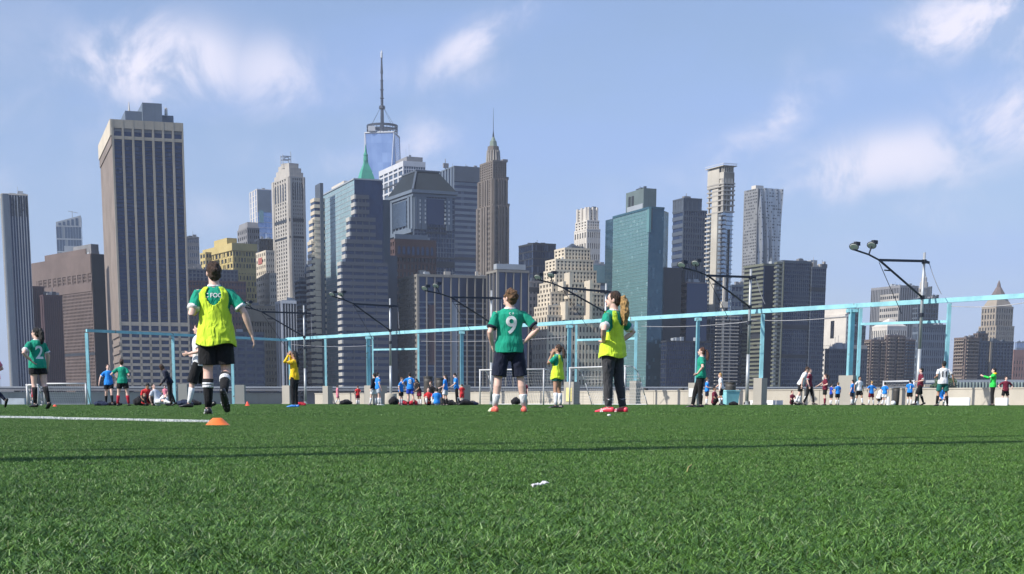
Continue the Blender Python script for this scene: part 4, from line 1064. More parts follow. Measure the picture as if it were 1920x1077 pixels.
# 25 stepped white tower
T = Tower('stepped_white_tower', 'sunlit cream stepped tower like a wedding cake with punched windows', 985, 1028, 20)
st = [(1040,1062,1108,466,None,0,7,4,5),]
def setb(xl, xm, xr, yt, yb, dy, nf, nz, nl):
    return T.tier(xl, xm, xr, yt, yb=yb, dy=dy, core=G_DARK, frame=W_CREAM, F=(nf,nz,.5,.42), L=(nl,nz,.48,.42), pr=.6, cap=1.3)
Z = lambda y_: zpx(T, y_, 1028)
setb(1000,1027,1142,592,None,0,18,10,5); setb(1003,1028.5,1135,574,592,3,17,2,5); setb(1009.5,1033,1132,549,574,8,15,3,4)
setb(1013,1036,1125,530,549,12,13,2,4); setb(1021,1042,1118,507,530,18,12,3,4); setb(1024,1043,1112,487,507,22,10,3,3); setb(1041,1060,1106,466,487,28,8,3,3)
dd_ = T.dims(1062,1070,1084,459,36); u,v,w,dq,z1 = dd_
MB().frustum((u-2,u+w+2,v,v+dq,zpx(T,466,1062,36)),(u+w*.4,u+w*.6,v+dq*.4,v+dq*.6,z1+1)).build('roof_cap', W_SLATE, T.root)
for xa, yt, yb in ((1068,511,560),(1106,526,600),(1056,528,545),(1060,566,600)):
    q_ = T.dims(xa-3, xa-1, xa+4, yt, -1); MB().box(q_[0],q_[0]+q_[2],q_[1]-1,q_[1]+8,zpx(T,yb,xa),q_[4]).build('buttress', W_CREAM, T.root)
# 26 slim white tower
T = Tower('slim_setback_tower', 'slim sunlit white setback tower rising behind the stepped cream tower', 1400, 1102, 22)
def st6(xl,xm,xr,yt,yb,dy,nf,nz,nl): return T.tier(xl,xm,xr,yt,yb=yb,dy=dy,core=G_DARK,frame=W_WHITE,F=(nf,nz,.55,.5),L=(nl,nz,.5,.5),pr=.8,cap=1.2)
st6(1078,1101,1125,430,None,0,6,16,5); st6(1080,1101.5,1123,414,430,3,5,3,4); a = st6(1084,1102,1120,392,414,8,4,4,3)
for sd in 'LF':
    for p_ in (0,.42,.86): T.blank(a, sd, W_WHITE, p_, p_+.14, a[4], a[5]+1.5, 'buttress', 2.0)
# 27 small teal white
T = Tower('small_white_banded_block', 'small block with white bands and teal glass left of the teal tower', 1080, 1108, 22)
d1 = T.tier(1104, 1108, 1137, 495, core=G_DARK, frame=W_STEEL, F=(2,12,.12,.35), L=(1,12,.2,.3), pr=.5, cap=.8)
T.blank(d1, 'F', G_TEAL, .02, .98, d1[5]-13, d1[5]-1, 'top_glass', .8)
# 28 teal tower
T = Tower('teal_glass_tower', 'tall teal green glass tower with chamfered corners and dark plant room', 945, 1217, 20)
d1 = T.dims(1150, 1217, 1244, 391)
u, v, w, dd, z1 = d1
mfr = W_TEALF = wallmat('teal_mullion', (.12,.25,.26), .4)
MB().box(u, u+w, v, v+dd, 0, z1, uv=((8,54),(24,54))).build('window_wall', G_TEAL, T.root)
b = MB()
for k in range(1,55): b.box(u-.14,u+.02,v,v+dd,z1*k/55-.22,z1*k/55+.22)
for i in range(1,25): b.box(u-.14,u+.02,v+dd*i/25-.1,v+dd*i/25+.1,0,z1)
b.build('mullion', W_TEALF, T.root, kind='stuff')
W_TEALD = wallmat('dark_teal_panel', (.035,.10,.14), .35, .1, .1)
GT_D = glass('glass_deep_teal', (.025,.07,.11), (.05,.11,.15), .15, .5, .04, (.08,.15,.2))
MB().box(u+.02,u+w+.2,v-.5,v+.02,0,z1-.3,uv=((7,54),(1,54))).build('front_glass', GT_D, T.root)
MB().box(u-.4,u+w+.4,v-.8,v+dd+.5,z1-.3,z1+1).build('parapet', W_TEALD, T.root)
# groove and notched corner near the top
zn = zpx(T, 436, 1217); MB().box(u-.3,u+1.2,v-.9,v+2.4,zn,z1+.9).build('corner_notch', W_TEALF, T.root); MB().box(u+1.3,u+2.0,v-.95,v-.4,zn+2,z1).build('groove', W_DARK, T.root)
# far chamfer faces
cL = P(1150, 391, 945); e = T.dims(1138,1150,1170,391,0)
c = Vector(T.root.location)
far = Vector((u, v+dd))
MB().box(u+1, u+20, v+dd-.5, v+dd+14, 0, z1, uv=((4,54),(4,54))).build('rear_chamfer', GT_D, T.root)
q_ = MB(); x2 = u+w; s4 = 945/2790
wq = 21*s4*1.35
q_.quad((x2+.2,v-.4,0),(x2+.2+wq*.75,v+wq*.75,0),(x2+.2+wq*.75,v+wq*.75,z1-1),(x2+.2,v-.4,z1-1),[(0,0),(6,0),(6,54),(0,54)])
q_.quad((x2+.2+wq*.75,v+wq*.75,0),(x2+.2+wq*.75,v+40,0),(x2+.2+wq*.75,v+40,z1-1),(x2+.2+wq*.75,v+wq*.75,z1-1),[(0,0),(6,0),(6,54),(0,54)])
q_.quad((x2+.2,v-.4,z1-1),(x2+.2+wq*.75,v+wq*.75,z1-1),(x2+.2+wq*.75,v+40,z1-1),(x2+.2,v+40,z1-1))
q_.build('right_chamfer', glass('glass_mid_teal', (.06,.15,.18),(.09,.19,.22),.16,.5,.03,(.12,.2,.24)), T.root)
zl = zpx(T, 500, 1244); MB().box(x2+wq*.2,x2+wq*.2+13,v+2,v+30,0,zl).build('lower_wing', W_DARK, T.root)
a = (u,v,w,dd,0,z1); pz = zpx(T, 349, 1205, 20)
ph = T.dims(1174,1207,1231,353,15)
MB().box(ph[0],ph[0]+ph[2],ph[1],ph[1]+ph[3],z1,ph[4]).build('plant_room', wallmat('green_grey_plant', (.13,.17,.17), .6), T.root)
for k in range(2): MB().box(ph[0]-.3,ph[0]+.1,ph[1]+ph[3]*(.55+k*.18),ph[1]+ph[3]*(.66+k*.18),ph[4]-9,ph[4]-3).build('louvre', W_DARK, T.root)
MB().box(ph[0]-.35,ph[0]+.1,ph[1]+.5,ph[1]+ph[3]*.9,z1,z1+5).build('plant_base', W_STEEL, T.root)
clutter(T, (ph[0],ph[1],ph[2],ph[3],0,ph[4]), 6, 1.5, W_SLATE, 21)
# 29 dark stepped
T = Tower('dark_stepped_tower', 'dark blue grey tower with notched left edge right of the teal tower', 1120, 1282, 22)
d1 = T.tier(1262, 1282, 1325, 394, core=G_NAVY, frame=W_SLATE, F=(10,34,.3,.35), L=(3,26,0,.5), pr=.6, cap=.8)
a = T.tier(1262, 1282, 1316, 372, yb=394, core=W_SLATE, frame=W_SLATE, F=(4,2,.05,.05), pr=.2, cap=1, dy=1)
T = Tower('dark_banded_tower', 'lower dark tower with pinkish bands below the dark stepped tower', 960, 1287, 22)
d1 = T.tier(1262, 1287, 1325, 530, core=G_NAVY, frame=wallmat('dull_mauve_band', (.16,.135,.14), .7), F=(8,20,0,.45), L=(3,20,0,.5), pr=.5, cap=1)
T.blank(d1, 'F', G_NAVY, .0, 1.02, 0, d1[5]-.5, 'front_glass', .9)
d1 = T.tier(1263, 1286, 1322, 506, yb=530, core=G_GREY, frame=W_SLATE, F=(8,1,.4,0), L=(4,1,.4,0), pr=.7, cap=1, dy=14)
# 30 concrete tower under construction
T = Tower('unfinished_concrete_tower', 'slim pale concrete tower still under construction with open top floors', 1010, 1358, 24)
W_RAW = wallmat('raw_concrete', (.50,.465,.40), .85, .12, .3); W_RAWD = wallmat('raw_concrete_grey', (.36,.34,.31), .85); W_BALD = wallmat('dark_balcony_edge', (.12,.12,.13), .7)
Z = lambda y_: zpx(T, y_, 1358)
a = T.dims(1327,1357,1377,330); u,v,w,dd,z1 = a
a2 = T.dims(1326,1357,1377,560); 
# glass lower body
MB().box(u+.5,u+w-.2,v+.5,v+dd,0,Z(398),uv=((5,48),(8,48))).build('window_wall', G_LITE, T.root)
# core wall on the sunlit side, top box, open floors
MB().box(u-.3,u+.8,v+dd*.30,v+dd*.68,0,Z(352)).build('core_wall', W_RAW, T.root)
MB().box(u,u+w,v,v+dd,Z(334),Z(322)).build('top_beam', W_RAW, T.root)
MB().box(u+.5,u+w,v+dd*.0,v+dd*.75,Z(345),Z(323)).build('shear_wall', W_RAW, T.root)
MB().box(u-.2,u+.8,v+dd*.28,v+dd*1.0,Z(348),Z(313)).build('side_wall', W_RAW, T.root)
for yy in (398,386,376,366,358,350,345): MB().box(u-.4,u+w+.4,v-.8,v+dd,Z(yy),Z(yy)+.9).build('floor_slab', W_RAWD, T.root)
for fx in (.05,.35,.65,.95):
    MB().box(u+w*fx-.5,u+w*fx+.5,v,v+1,Z(398),Z(334)).build('column', W_RAWD, T.root)
for fy in (.1,.9): MB().box(u,u+1,v+dd*fy-.5,v+dd*fy+.5,Z(398),Z(334)).build('column', W_RAWD, T.root)
MB().box(u+2,u+w-1,v+3,v+dd*.5,Z(398),Z(345)).build('lift_core', W_RAWD, T.root)
for k in range(5): MB().box(u+w*(.05+k*.2),u+w*(.05+k*.2)+.8,v+.3,v+1,Z(322),Z(312)).build('column', W_RAW, T.root); MB().box(u,u+.9,v+dd*(.1+k*.2),v+dd*(.1+k*.2)+.8,Z(322),Z(312)).build('column', W_RAW, T.root)
MB().box(u+.6,u+w-.5,v+1.2,v+dd-1,Z(322),Z(313)).build('penthouse_glass', G_DARK, T.root)
MB().box(u-1.5,u+w+1,v-1.5,v+dd+1,Z(311.5),Z(310.3)).build('roof_slab', W_RAW, T.root)
b = MB()
for k in range(9): b.tube((u-1.5+(w+2)*k/8,v-1.5,Z(311)),(u-1.5+(w+2)*k/8,v-1.5,Z(307)),.14,.14,4)
b.beam((u-1.5,v-1.5,Z(307)),(u+w+1,v-1.5,Z(307)),.2,.3); b.beam((u-1.5,v-1.5,Z(307)),(u-1.5,v+dd+1,Z(307)),.2,.3); b.build('roof_railing', W_ALU, T.root)
# balconies stacked down both sides
nf = 44; zb0 = 0; ztb = Z(402)
for k in range(nf):
    z_ = ztb*(k+.5)/nf
    MB().box(u-1.8,u+1.5,v-1.8,v+2.5,z_,z_+.8).build('balcony', W_BALD, T.root)
    if z_ < Z(345): MB().box(u-1.0,u+.6,v+dd*.72,v+dd*1.02,z_,z_+.9).build('balcony', W_RAW, T.root)
b = MB()
for k in range(nf): b.box(u+3,u+w+.2,v-.1,v+.6,ztb*(k+.5)/nf,ztb*(k+.5)/nf+.5)
b.build('slab_edge', W_STEEL, T.root, kind='stuff')
MB().box(u+w*.62,u+w*.66,v-1.0,v+.6,0,Z(430)).build('hoist_mast', W_DARK, T.root)
T = Tower('construction_hoist', 'pale scaffold hoist climbing the front of the unfinished concrete tower', 925, 1352, 15, 'hoist')
b = MB(); zt = zpx(T, 520, 1350); b.box(0,1.3,0,1.3,0,zt).build('hoist_tower', W_RAW, T.root)
b = MB(); b.box(5,5.8,0,.8,0,zpx(T, 585, 1350)).build('hoist_rail', W_RAWD, T.root)
for k in range(26): MB().box(-4,11,-.4,1.5,k*2.05+2,k*2.05+2.5).build('platform', W_RAWD, T.root)
MB().box(-1,3,-.6,2,zpx(T,577,1350),zpx(T,566,1350)).build('lift_cage', W_RAW, T.root)
# 31 rippled tower
T = Tower('rippled_steel_tower', 'tall rippled stainless steel tower at right with wavy front', 1600, 1420, 25)
a = T.dims(1397,1424,1467,352); u,v,w,dd,z1 = a
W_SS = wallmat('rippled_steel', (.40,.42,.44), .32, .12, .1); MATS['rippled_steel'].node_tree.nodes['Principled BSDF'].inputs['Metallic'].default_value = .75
MB().box(u,u+w,v+1.5,v+dd,0,z1-1).build('tower_core', G_GREY, T.root)
m_ = MB(); nx_, nz_ = 60, 70
for j in range(nz_+1):
    for i in range(nx_+1):
        x = i/nx_; zz = j/nz_
        a_ = 2.6*math.sin(x*26+2.0*math.sin(zz*7)+zz*3)*(.6+.4*math.sin(zz*9+x*4))
        m_.v.append((u+w*x, v-.2+a_, z1*zz))
for j in range(nz_):
    for i in range(nx_): q0 = j*(nx_+1)+i; m_.f.append((q0,q0+1,q0+nx_+2,q0+nx_+1))
m_.build('rippled_front', W_SS, T.root, True)
b = MB()
for j in range(70):
    for i in range(14):
        if random.random() < .5:
            x = u+w*(i+.25)/14; zz = (j+.3)/70*z1
            xx = (i+.5)/14; zf = zz/z1
            a_ = 2.6*math.sin(xx*26+2.0*math.sin(zf*7)+zf*3)*(.6+.4*math.sin(zf*9+xx*4))
            b.box(x, x+w/14*.5, v-.5+a_, v+a_, zz, zz+z1/70*.38)
b.build('window', G_DARK, T.root, kind='stuff')
T2 = (u,v,w,dd,0,z1)
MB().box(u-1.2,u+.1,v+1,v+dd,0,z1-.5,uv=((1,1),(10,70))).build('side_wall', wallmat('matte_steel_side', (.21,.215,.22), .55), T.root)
b = MB()
for j in range(70):
    for i in range(8):
        if random.random() < .7: b.box(u-1.35,u-1.1,v+2+dd*.9*i/8,v+2+dd*.9*(i+.45)/8,(j+.3)/70*z1,(j+.75)/70*z1)
b.build('window', G_DARK, T.root, kind='stuff')
MB().box(u-1,u+w*.3,v+dd*.2,v+dd*.5,z1-1,z1+3).build('roof_units', W_WHITE, T.root)
# 32 wide dark office block, faceted
T = Tower('wide_dark_office_block', 'wide dark faceted office block behind the light mast at right', 955, 1463, 24)
d1 = T.tier(1396, 1432, 1463, 496, core=G_DARK, frame=W_GREENB, F=(6,34,0,.45), L=(5,34,0,.5), pr=.5, cap=1.4, dy=14)
T.blank(d1, 'F', G_NAVY, .0, 1, 0, d1[5]-1, 'facet_glass', 1.0)
d1 = T.tier(1455, 1468, 1521, 490, core=G_NAVY, frame=W_SLATE, F=(14,34,.08,.3), L=(4,34,0,.5), pr=.4, cap=1.6, dy=0)
u,v,w,dd,z0,z1 = d1; T.blank(d1, 'F', W_GREENB, .0, .03, name='edge_strip', pr=.9)
b = MB()
for k in range(34): b.box(u-4.5,u-.2,v-.2,v+3,z1*(k+.3)/34,z1*(k+.72)/34)
b.build('recess_band', W_GREENB, T.root, kind='stuff')
d1 = T.tier(1515, 1523, 1549, 502, core=G_NAVY, frame=W_SLATE, F=(7,33,.08,.3), L=(2,33,0,.3), pr=.4, cap=1.2, dy=8)
clutter(T, d1, 4, 4, W_LIME, 31)
MB().box(d1[0]+1,d1[0]+6,d1[1]+3,d1[1]+8,d1[5],d1[5]+5).build('roof_units', W_STEEL, T.root)
T = Tower('dark_blue_infill_block', 'dark blue block with thin bands left of the wide dark office block', 985, 1330, 22)
d1 = T.tier(1322, 1332, 1400, 600, core=G_NAVY, frame=W_SLATE, F=(12,18,.1,.3), L=(3,18,.1,.3), pr=.4, cap=1)
T = Tower('small_banded_block', 'small grey banded block between the unfinished tower and the wide dark block', 1100, 1372, 22)
d1 = T.tier(1366, 1372, 1398, 535, core=G_NAVY, frame=W_BLGR, F=(4,16,.1,.45), L=(2,16,.1,.45), pr=.4, cap=1); clutter(T, d1, 3, 4, W_STEEL, 33)
T = Tower('dark_blue_slab', 'plain navy glass block to the right of the teal tower low down', 930, 1262, 22)
d1 = T.tier(1240, 1250, 1334, 640, core=G_NAVY, frame=W_DARK, F=(20,14,.08,.2), L=(3,14,.1,.2), pr=.3, cap=1)
# 33-36 right group
T = Tower('cream_arched_building', 'sunlit cream building with square arched window right of the wide dark block', 1300, 1586, 24)
d1 = T.tier(1546, 1588, 1602, 580, core=G_DARK, frame=W_WHITE, F=(4,18,.55,.5), L=(9,18,.5,.5), pr=.5, cap=2)
u,v,w,dd,z0,z1 = d1; T.blank(d1, 'L', W_WHITE, 0, 1, z1-30, z1-1, 'plain_band', .7); T.blank(d1, 'L', G_DARK, .5, .66, z1-24, z1-9, 'arch_window', .9); T.blank(d1,'L',W_WHITE,-.02,1.02,z1-6,z1-4,'cornice',2)
clutter(T, d1, 4, 4, W_RED, 34)
T = Tower('grey_setback_tower', 'dark grey setback tower directly right of the cream arched building', 1400, 1600, 24)
T.tier(1590, 1600, 1614, 580, core=G_DARK, frame=W_SLATE, F=(4,22,.4,.4), L=(3,22,.4,.4), pr=.4); T.tier(1594, 1602, 1623, 612, core=G_DARK, frame=W_SLATE, F=(5,18,.4,.4), L=(3,18,.4,.4), pr=.4, dy=-10)
T = Tower('low_dark_apartments', 'low dark apartment slab beneath the cream arched building', 1060, 1560, 22)
d1 = T.tier(1548, 1556, 1592, 655, core=G_NAVY, frame=W_SLATE, F=(9,11,.3,.4), L=(2,11,.3,.4), pr=.5, cap=1); clutter(T, d1, 5, 5, W_STEEL, 35)
d1 = T.tier(1590, 1594, 1626, 655, core=G_NAVY, frame=W_SLATE, F=(8,11,.3,.4), L=(2,11,.3,.4), pr=.5, cap=1, dy=40); T.box(d1, 0, 3, 0, W_LIME, 'roof_edge')
T = Tower('grey_federal_slab', 'tall grey slab with a pale window grid behind the right portal', 1850, 1688, 24)
d1 = T.tier(1634, 1688, 1722, 537, core=G_DARK, frame=W_GREYS, F=(8,1,.5,0), L=(18,1,.45,0), pr=.5, cap=3, capm=W_GREYS); clutter(T, d1, 5, 5, W_STEEL, 36)
T = Tower('pale_grid_office', 'pale office block with even window grid in front of the grey slab', 1700, 1687, 24)
d1 = T.tier(1651, 1686, 1688, 551, core=G_DARK, frame=W_LIME, F=(1,18,.4,.5), L=(9,18,.3,.5), pr=.5, cap=1)
T = Tower('columned_courthouse_top', 'low pyramid roof and white arcade of a courthouse above the apartments', 1650, 1664, 24, 'courthouse')
d1 = T.tier(1636, 1664, 1700, 612, core=G_DARK, frame=W_WHITE, F=(9,4,.5,.4), L=(8,4,.5,.4), pr=.6, cap=1.6)
u,v,w,dd,z0,z1 = d1; MB().frustum((u,u+w,v,v+dd,z1+.6),(u+w*.45,u+w*.55,v+dd*.45,v+dd*.55,z1+9)).build('pyramid_roof', W_WHITE, T.root)
T = Tower('ornate_cupola_tower', 'ornate tower with golden tipped cupola just behind the nearest light mast pole', 2000, 1731, 24)
d1 = T.tier(1720, 1731, 1744, 540, core=G_DARK, frame=W_LIME, F=(4,22,.5,.45), L=(4,22,.5,.45), pr=.6, cap=1.4)
u,v,w,dd,z0,z1 = d1; cx_, cy_ = u+w/2, v+dd/2; Z = lambda y_: zpx(T, y_, 1731, 8)
MB().rings([(cx_,cy_,z1,w*.48),(cx_,cy_,Z(530),w*.46),(cx_,cy_,Z(529),w*.34),(cx_,cy_,Z(521),w*.32),(cx_,cy_,Z(519),w*.2),(cx_,cy_,Z(512),w*.12),(cx_,cy_,Z(505),.3)],12).build('cupola', W_LIME, T.root)
for xx, yt in ((1702,562),(1709,572)):
    q_ = T.dims(xx-5,xx,xx+6,yt,-20); MB().rings([(q_[0],q_[1]+5,0,q_[2]*.8),(q_[0],q_[1]+5,q_[4]-18,q_[2]*.8),(q_[0],q_[1]+5,q_[4],.3)],8).build('turret', W_LIME, T.root)
T = Tower('dark_grey_office', 'dark grey office block behind the cupola tower', 1900, 1748, 24)
T.tier(1738, 1746, 1747.5, 538, core=G_DARK, frame=W_SLATE, F=(1,1,.4,0), L=(4,1,.3,0), pr=.4); T.tier(1740, 1747, 1760, 556, core=G_DARK, frame=W_SLATE, F=(5,20,.3,.4), L=(2,20,.3,.4), pr=.4, dy=-10)
T = Tower('brown_balcony_apartments', 'broad brown apartment slab with stacked balconies left of the nearest mast', 1180, 1628, 24)
def balconies(T, d1, nf, cols, m_):
    u,v,w,dd,z0,z1 = d1; b = MB()
    for k in range(nf):
        for a0, a1 in cols: b.box(u+w*a0,u+w*a1,v-1.6,v+.1,z0+(z1-z0)*(k+.2)/nf,z0+(z1-z0)*(k+.52)/nf)
        b.box(u-1.4,u+.1,v+dd*.1,v+dd*.9,z0+(z1-z0)*(k+.2)/nf,z0+(z1-z0)*(k+.52)/nf)
    b.build('balcony', m_, T.root, kind='stuff')
W_BAL = wallmat('tan_balcony', (.27,.225,.19), .85)
d1 = T.tier(1622, 1634, 1664, 638, core=G_DARK, frame=W_BROWN, F=(6,20,.35,.2), L=(3,20,.3,.2), pr=.5, cap=1.4); balconies(T, d1, 20, ((.05,.4),(.6,.95)), W_BAL)
d1 = T.tier(1660, 1664, 1696, 630, core=G_DARK, frame=W_BROWN, F=(6,20,.35,.2), L=(3,20,.3,.2), pr=.5, cap=1.4, dy=4); balconies(T, d1, 20, ((.05,.4),(.6,.95)), W_BAL)
d1 = T.tier(1694, 1697, 1716, 638, core=G_NAVY, frame=W_BROWN, F=(4,20,.3,.2), L=(1,20,.3,.2), pr=.5, cap=1.4, dy=10); balconies(T, d1, 20, ((.1,.9),), W_SLATE)
T = Tower('grey_grid_headquarters', 'blue grey gridded office slab behind the right end portal post', 1300, 1720, 24)
d1 = T.tier(1712, 1722, 1776, 610, core=G_NAVY, frame=W_BLGR, F=(14,10,.35,.3), L=(4,10,.35,.3), pr=.5, cap=2.5, capm=W_SLATE)
T.tier(1712, 1722, 1760, 560, yb=615, core=G_DARK, frame=W_SLATE, F=(8,6,.3,.3), L=(3,6,.3,.3), pr=.4, dy=60)
# 37 civic tower with pyramid
T = Tower('civic_pyramid_tower', 'stone civic tower with pointed pyramid roof at the far right', 2050, 1868, 27)
T.tier(1836, 1868, 1901, 612, core=G_DARK, frame=W_TAN, F=(9,16,.55,.4), L=(6,16,.55,.4), pr=.9, cap=2)
a = T.tier(1842, 1868, 1899, 576, yb=612, core=G_DARK, frame=W_TAN, F=(7,3,.45,.3), L=(5,3,.5,.3), pr=1.2, cap=3, dy=5)
u,v,w,dd,z0,z1 = a; cx_, cy_ = u+w/2, v+dd/2; Z = lambda y_: zpx(T, y_, 1870, 15)
MB().frustum((u,u+w,v,v+dd,z1+.4),(cx_-w*.22,cx_+w*.22,cy_-dd*.22,cy_+dd*.22,Z(553))).build('roof_shoulder', W_TAN, T.root)
MB().rings([(cx_,cy_,Z(553),w*.32),(cx_,cy_,Z(540),w*.14),(cx_,cy_,Z(538),w*.10),(cx_,cy_,Z(533),w*.08),(cx_,cy_,Z(525),.4)],8,R(22)).build('pyramid_roof', W_BROWN, T.root)
MB().rings([(cx_,cy_,Z(533),1.3),(cx_,cy_,Z(527),1.0),(cx_,cy_,Z(525.5),.2)],6).build('finial', W_TAN, T.root)
# 38 brown apartments
T = Tower('right_brown_apartments', 'brown balcony apartment tower in front of the civic pyramid tower', 1190, 1833, 26)
d1 = T.tier(1790, 1812, 1836, 634, core=G_DARK, frame=W_BROWN, F=(3,19,.3,.2), L=(5,19,.4,.25), pr=.5, cap=1.4); balconies(T, d1, 19, ((.05,.9),), W_BAL)
d1 = T.tier(1808, 1814, 1900, 640, core=G_NAVY, frame=W_SLATE, F=(14,19,.2,.35), L=(3,19,.3,.25), pr=.6, cap=1.4, dy=15)
d1b = T.tier(1826, 1834, 1852, 626, core=G_DARK, frame=W_BROWN, F=(3,19,.4,.4), L=(2,19,.4,.4), pr=.5, cap=1, dy=25)
T.blank(d1, 'F', W_TAN, .48, .52, name='pale_pier', pr=1.3)
T = Tower('small_blue_tower', 'small hazy blue glass tower at the right edge', 2600, 1907, 20)
T.tier(1904, 1907, 1921, 642, core=G_BLUE, frame=W_BLGR, F=(4,10,.2,.2), L=(1,10,.2,.2), pr=.5)
T = Tower('red_brick_housing', 'low reddish brick housing block at the right edge', 1500, 1901, 20)
T.tier(1898, 1901, 1945, 662, core=G_DARK, frame=wallmat('rose_brick', (.30,.17,.145), .9), F=(9,8,.5,.5), L=(1,8,.5,.5), pr=.5, cap=8)
# 39 waterfront
T = Tower('waterfront_shed', 'low pale green waterfront terminal under the right apartments', 880, 1778, 8, 'terminal')
W_GRP = wallmat('pale_green_paint', (.34,.42,.38), .6); 
m_ = T.dims(1770,1778,1960,712); u,v,w,dd,z1 = m_
MB().box(u,u+w,v+2,v+30,z1-1.5,z1).build('roof', W_STEEL, T.root); MB().box(u,u+w,v+4,v+30,0,z1-1.5,uv=((40,2),(2,2))).build('wall', G_GREY, T.root)
for k in range(30): MB().box(u+w*k/30,u+w*k/30+.8,v+1.2,v+2,0,z1-1.5).build('column', W_GRP, T.root)
T = Tower('elevated_highway', 'low elevated highway deck along the far shore', 862, -200, 3, 'highway')
MB().box(-150,700,0,14,8.0,9.6).build('deck', W_GREYS, T.root); MB().box(-150,700,-.4,.2,9.6,10.4).build('railing', W_STEEL, T.root)
for k in range(60): MB().box(-148+k*14,-146.5+k*14,4,6,-2,7.99).build('column', W_GREYS, T.root)
T = Tower('striped_market_hall', 'small beige striped market hall roof behind the maroon player at right', 900, 1735, 8, 'market hall')
m_ = T.dims(1730,1733,1752,722); MB().box(m_[0],m_[0]+m_[2],m_[1],m_[1]+12,0,m_[4]).build('wall', W_TAN, T.root)
for k in range(7): MB().box(m_[0]+m_[2]*k/7,m_[0]+m_[2]*(k+.5)/7,m_[1]-.4,m_[1],m_[4]-4,m_[4]+.3).build('awning_stripe', W_CREAM, T.root)
# low waterfront infill so no gap shows under the towers
T = Tower('waterfront_sheds_row', 'low dark row of pier sheds along the far shore on the left', 868, 120, 5, 'shed')
for k in range(10):
    x = -60+k*33; h = random.Random(k).uniform(5.5, 8.5); MB().box(x,x+31,0,20,0,h,uv=((8,2),(2,2))).build('shed_bay', W_SLATE if k % 2 else W_GREYS, T.root)
# trees on the shore, right
LEAF = mat('leaf_green', (.045,.085,.03), .8, 0, .4, 1.5); BARK = mat('bark', (.10,.08,.06), .9)
def tree(px, Y, h, label, seed):
    rr = random.Random(seed); p = P(px, HOR, Y); root = empty('tree', label, 'tree', (p.x, Y, GROUND_Z), 0, 'trees on the far shore')
    m_ = MB(); m_.tube((0,0,0),(0,0,h*.4),.35,.25,7)
    for k in range(6):
        a_ = rr.random()*6.28; m_.tube((0,0,h*.33),(math.cos(a_)*h*.22,math.sin(a_)*h*.22,h*rr.uniform(.55,.8)),.18,.06,5)
    m_.build('trunk', BARK, root); c_ = MB()
    for _ in range(900):
        a_ = rr.random()*6.28; q = rr.random()**.5; zz = rr.uniform(-1,1); rad = math.sqrt(max(0,1-zz*zz))
        x,y_,z_ = math.cos(a_)*rad*q*h*.36, math.sin(a_)*rad*q*h*.36, h*.64+zz*q*h*.34
        if noise.noise(Vector((x,y_,z_))*.45+Vector((seed,0,0))) < -.12: continue
        s_ = rr.uniform(.35,.7); d1_ = Vector((rr.gauss(0,1),rr.gauss(0,1),rr.gauss(0,1))).normalized(); e1_ = d1_.orthogonal().normalized()*s_; e2_ = d1_.cross(e1_)
        o_ = Vector((x,y_,z_)); c_.quad(o_-e1_-e2_,o_+e1_-e2_,o_+e1_+e2_,o_-e1_+e2_)
    c_.build('crown', LEAF, root)
for k, (px, hh, lb) in enumerate(((1756,13,'bare dark shore tree behind the player numbered 11, left one'),(1771,18,'taller dark shore tree just right of the right portal'),(1784,11,'small dark shore tree left of the right brown apartments'),(1640,9,'low shore tree behind the small goal on the right'),(1560,8,'low shore tree under the cream arched building'))):
    tree(px, 872, hh, lb, k+1)
# ------------------------------------------------------------------ people
SKIN = mat('skin_fair', (.72,.47,.38), .5, 0, .08, 12, 0, .35); SKIN2 = mat('skin_tan', (.42,.24,.16), .5, 0, .08, 12, 0, .35); SKIN3 = mat('skin_deep', (.16,.085,.055), .5, 0, .08, 12)
def hairmat(name, c, c2=None):
    if name in MATS: return MATS[name]
    m = mat(name, c, .5, 0, .5, 30, .9); return m
H_BLK = hairmat('hair_black', (.012,.010,.009)); H_BRN = hairmat('hair_brown', (.055,.028,.015)); H_LBR = hairmat('hair_light_brown', (.16,.085,.04)); H_BLD = hairmat('hair_blond', (.50,.30,.11)); H_RED = hairmat('hair_auburn', (.10,.04,.02))
C_GRN = cloth('jersey_green', (.012,.30,.19)); C_NAVY = cloth('cloth_navy', (.012,.016,.035)); C_BLK = cloth('cloth_black', (.012,.012,.014)); C_WHT = cloth('cloth_white', (.76,.76,.77))
C_LIME = cloth('bib_lime', (.62,.82,.05), .9); C_YEL = cloth('shirt_yellow', (.85,.55,.02)); C_BLUE = cloth('shirt_blue', (.025,.25,.75)); C_RED = cloth('shirt_red', (.65,.04,.045)); C_MRN = cloth('shirt_maroon', (.17,.018,.04))
C_PINK = cloth('shirt_pink', (.72,.22,.30)); C_DGRN = cloth('shorts_green', (.02,.14,.12)); C_JKT = cloth('jacket_green', (.04,.70,.10)); C_GRY = cloth('cloth_grey', (.05,.05,.055), .8); C_RBLU = cloth('cloth_royal', (.02,.06,.42)); C_LGRY = cloth('cloth_light_grey', (.48,.52,.58)); C_REDS = cloth('socks_red', (.42,.02,.04))
S_BLK = mat('shoe_black', (.015,.015,.016), .35); S_RED = mat('shoe_red', (.80,.06,.10), .35); S_WHT = mat('shoe_white', (.78,.78,.74), .4); S_BLU = mat('shoe_blue', (.04,.25,.75), .4); S_YEL = mat('shoe_pale_yellow', (.80,.82,.52), .4); S_ORG = mat('shoe_coral', (.85,.17,.12), .4); PRT = mat('print_white', (.82,.83,.82), .6, 0, .02); PRD = mat('print_dark', (.02,.02,.03), .6, 0, .02); EYE = mat('eye_dark', (.02,.015,.015), .2); LIP = mat('lip', (.45,.16,.14), .5)

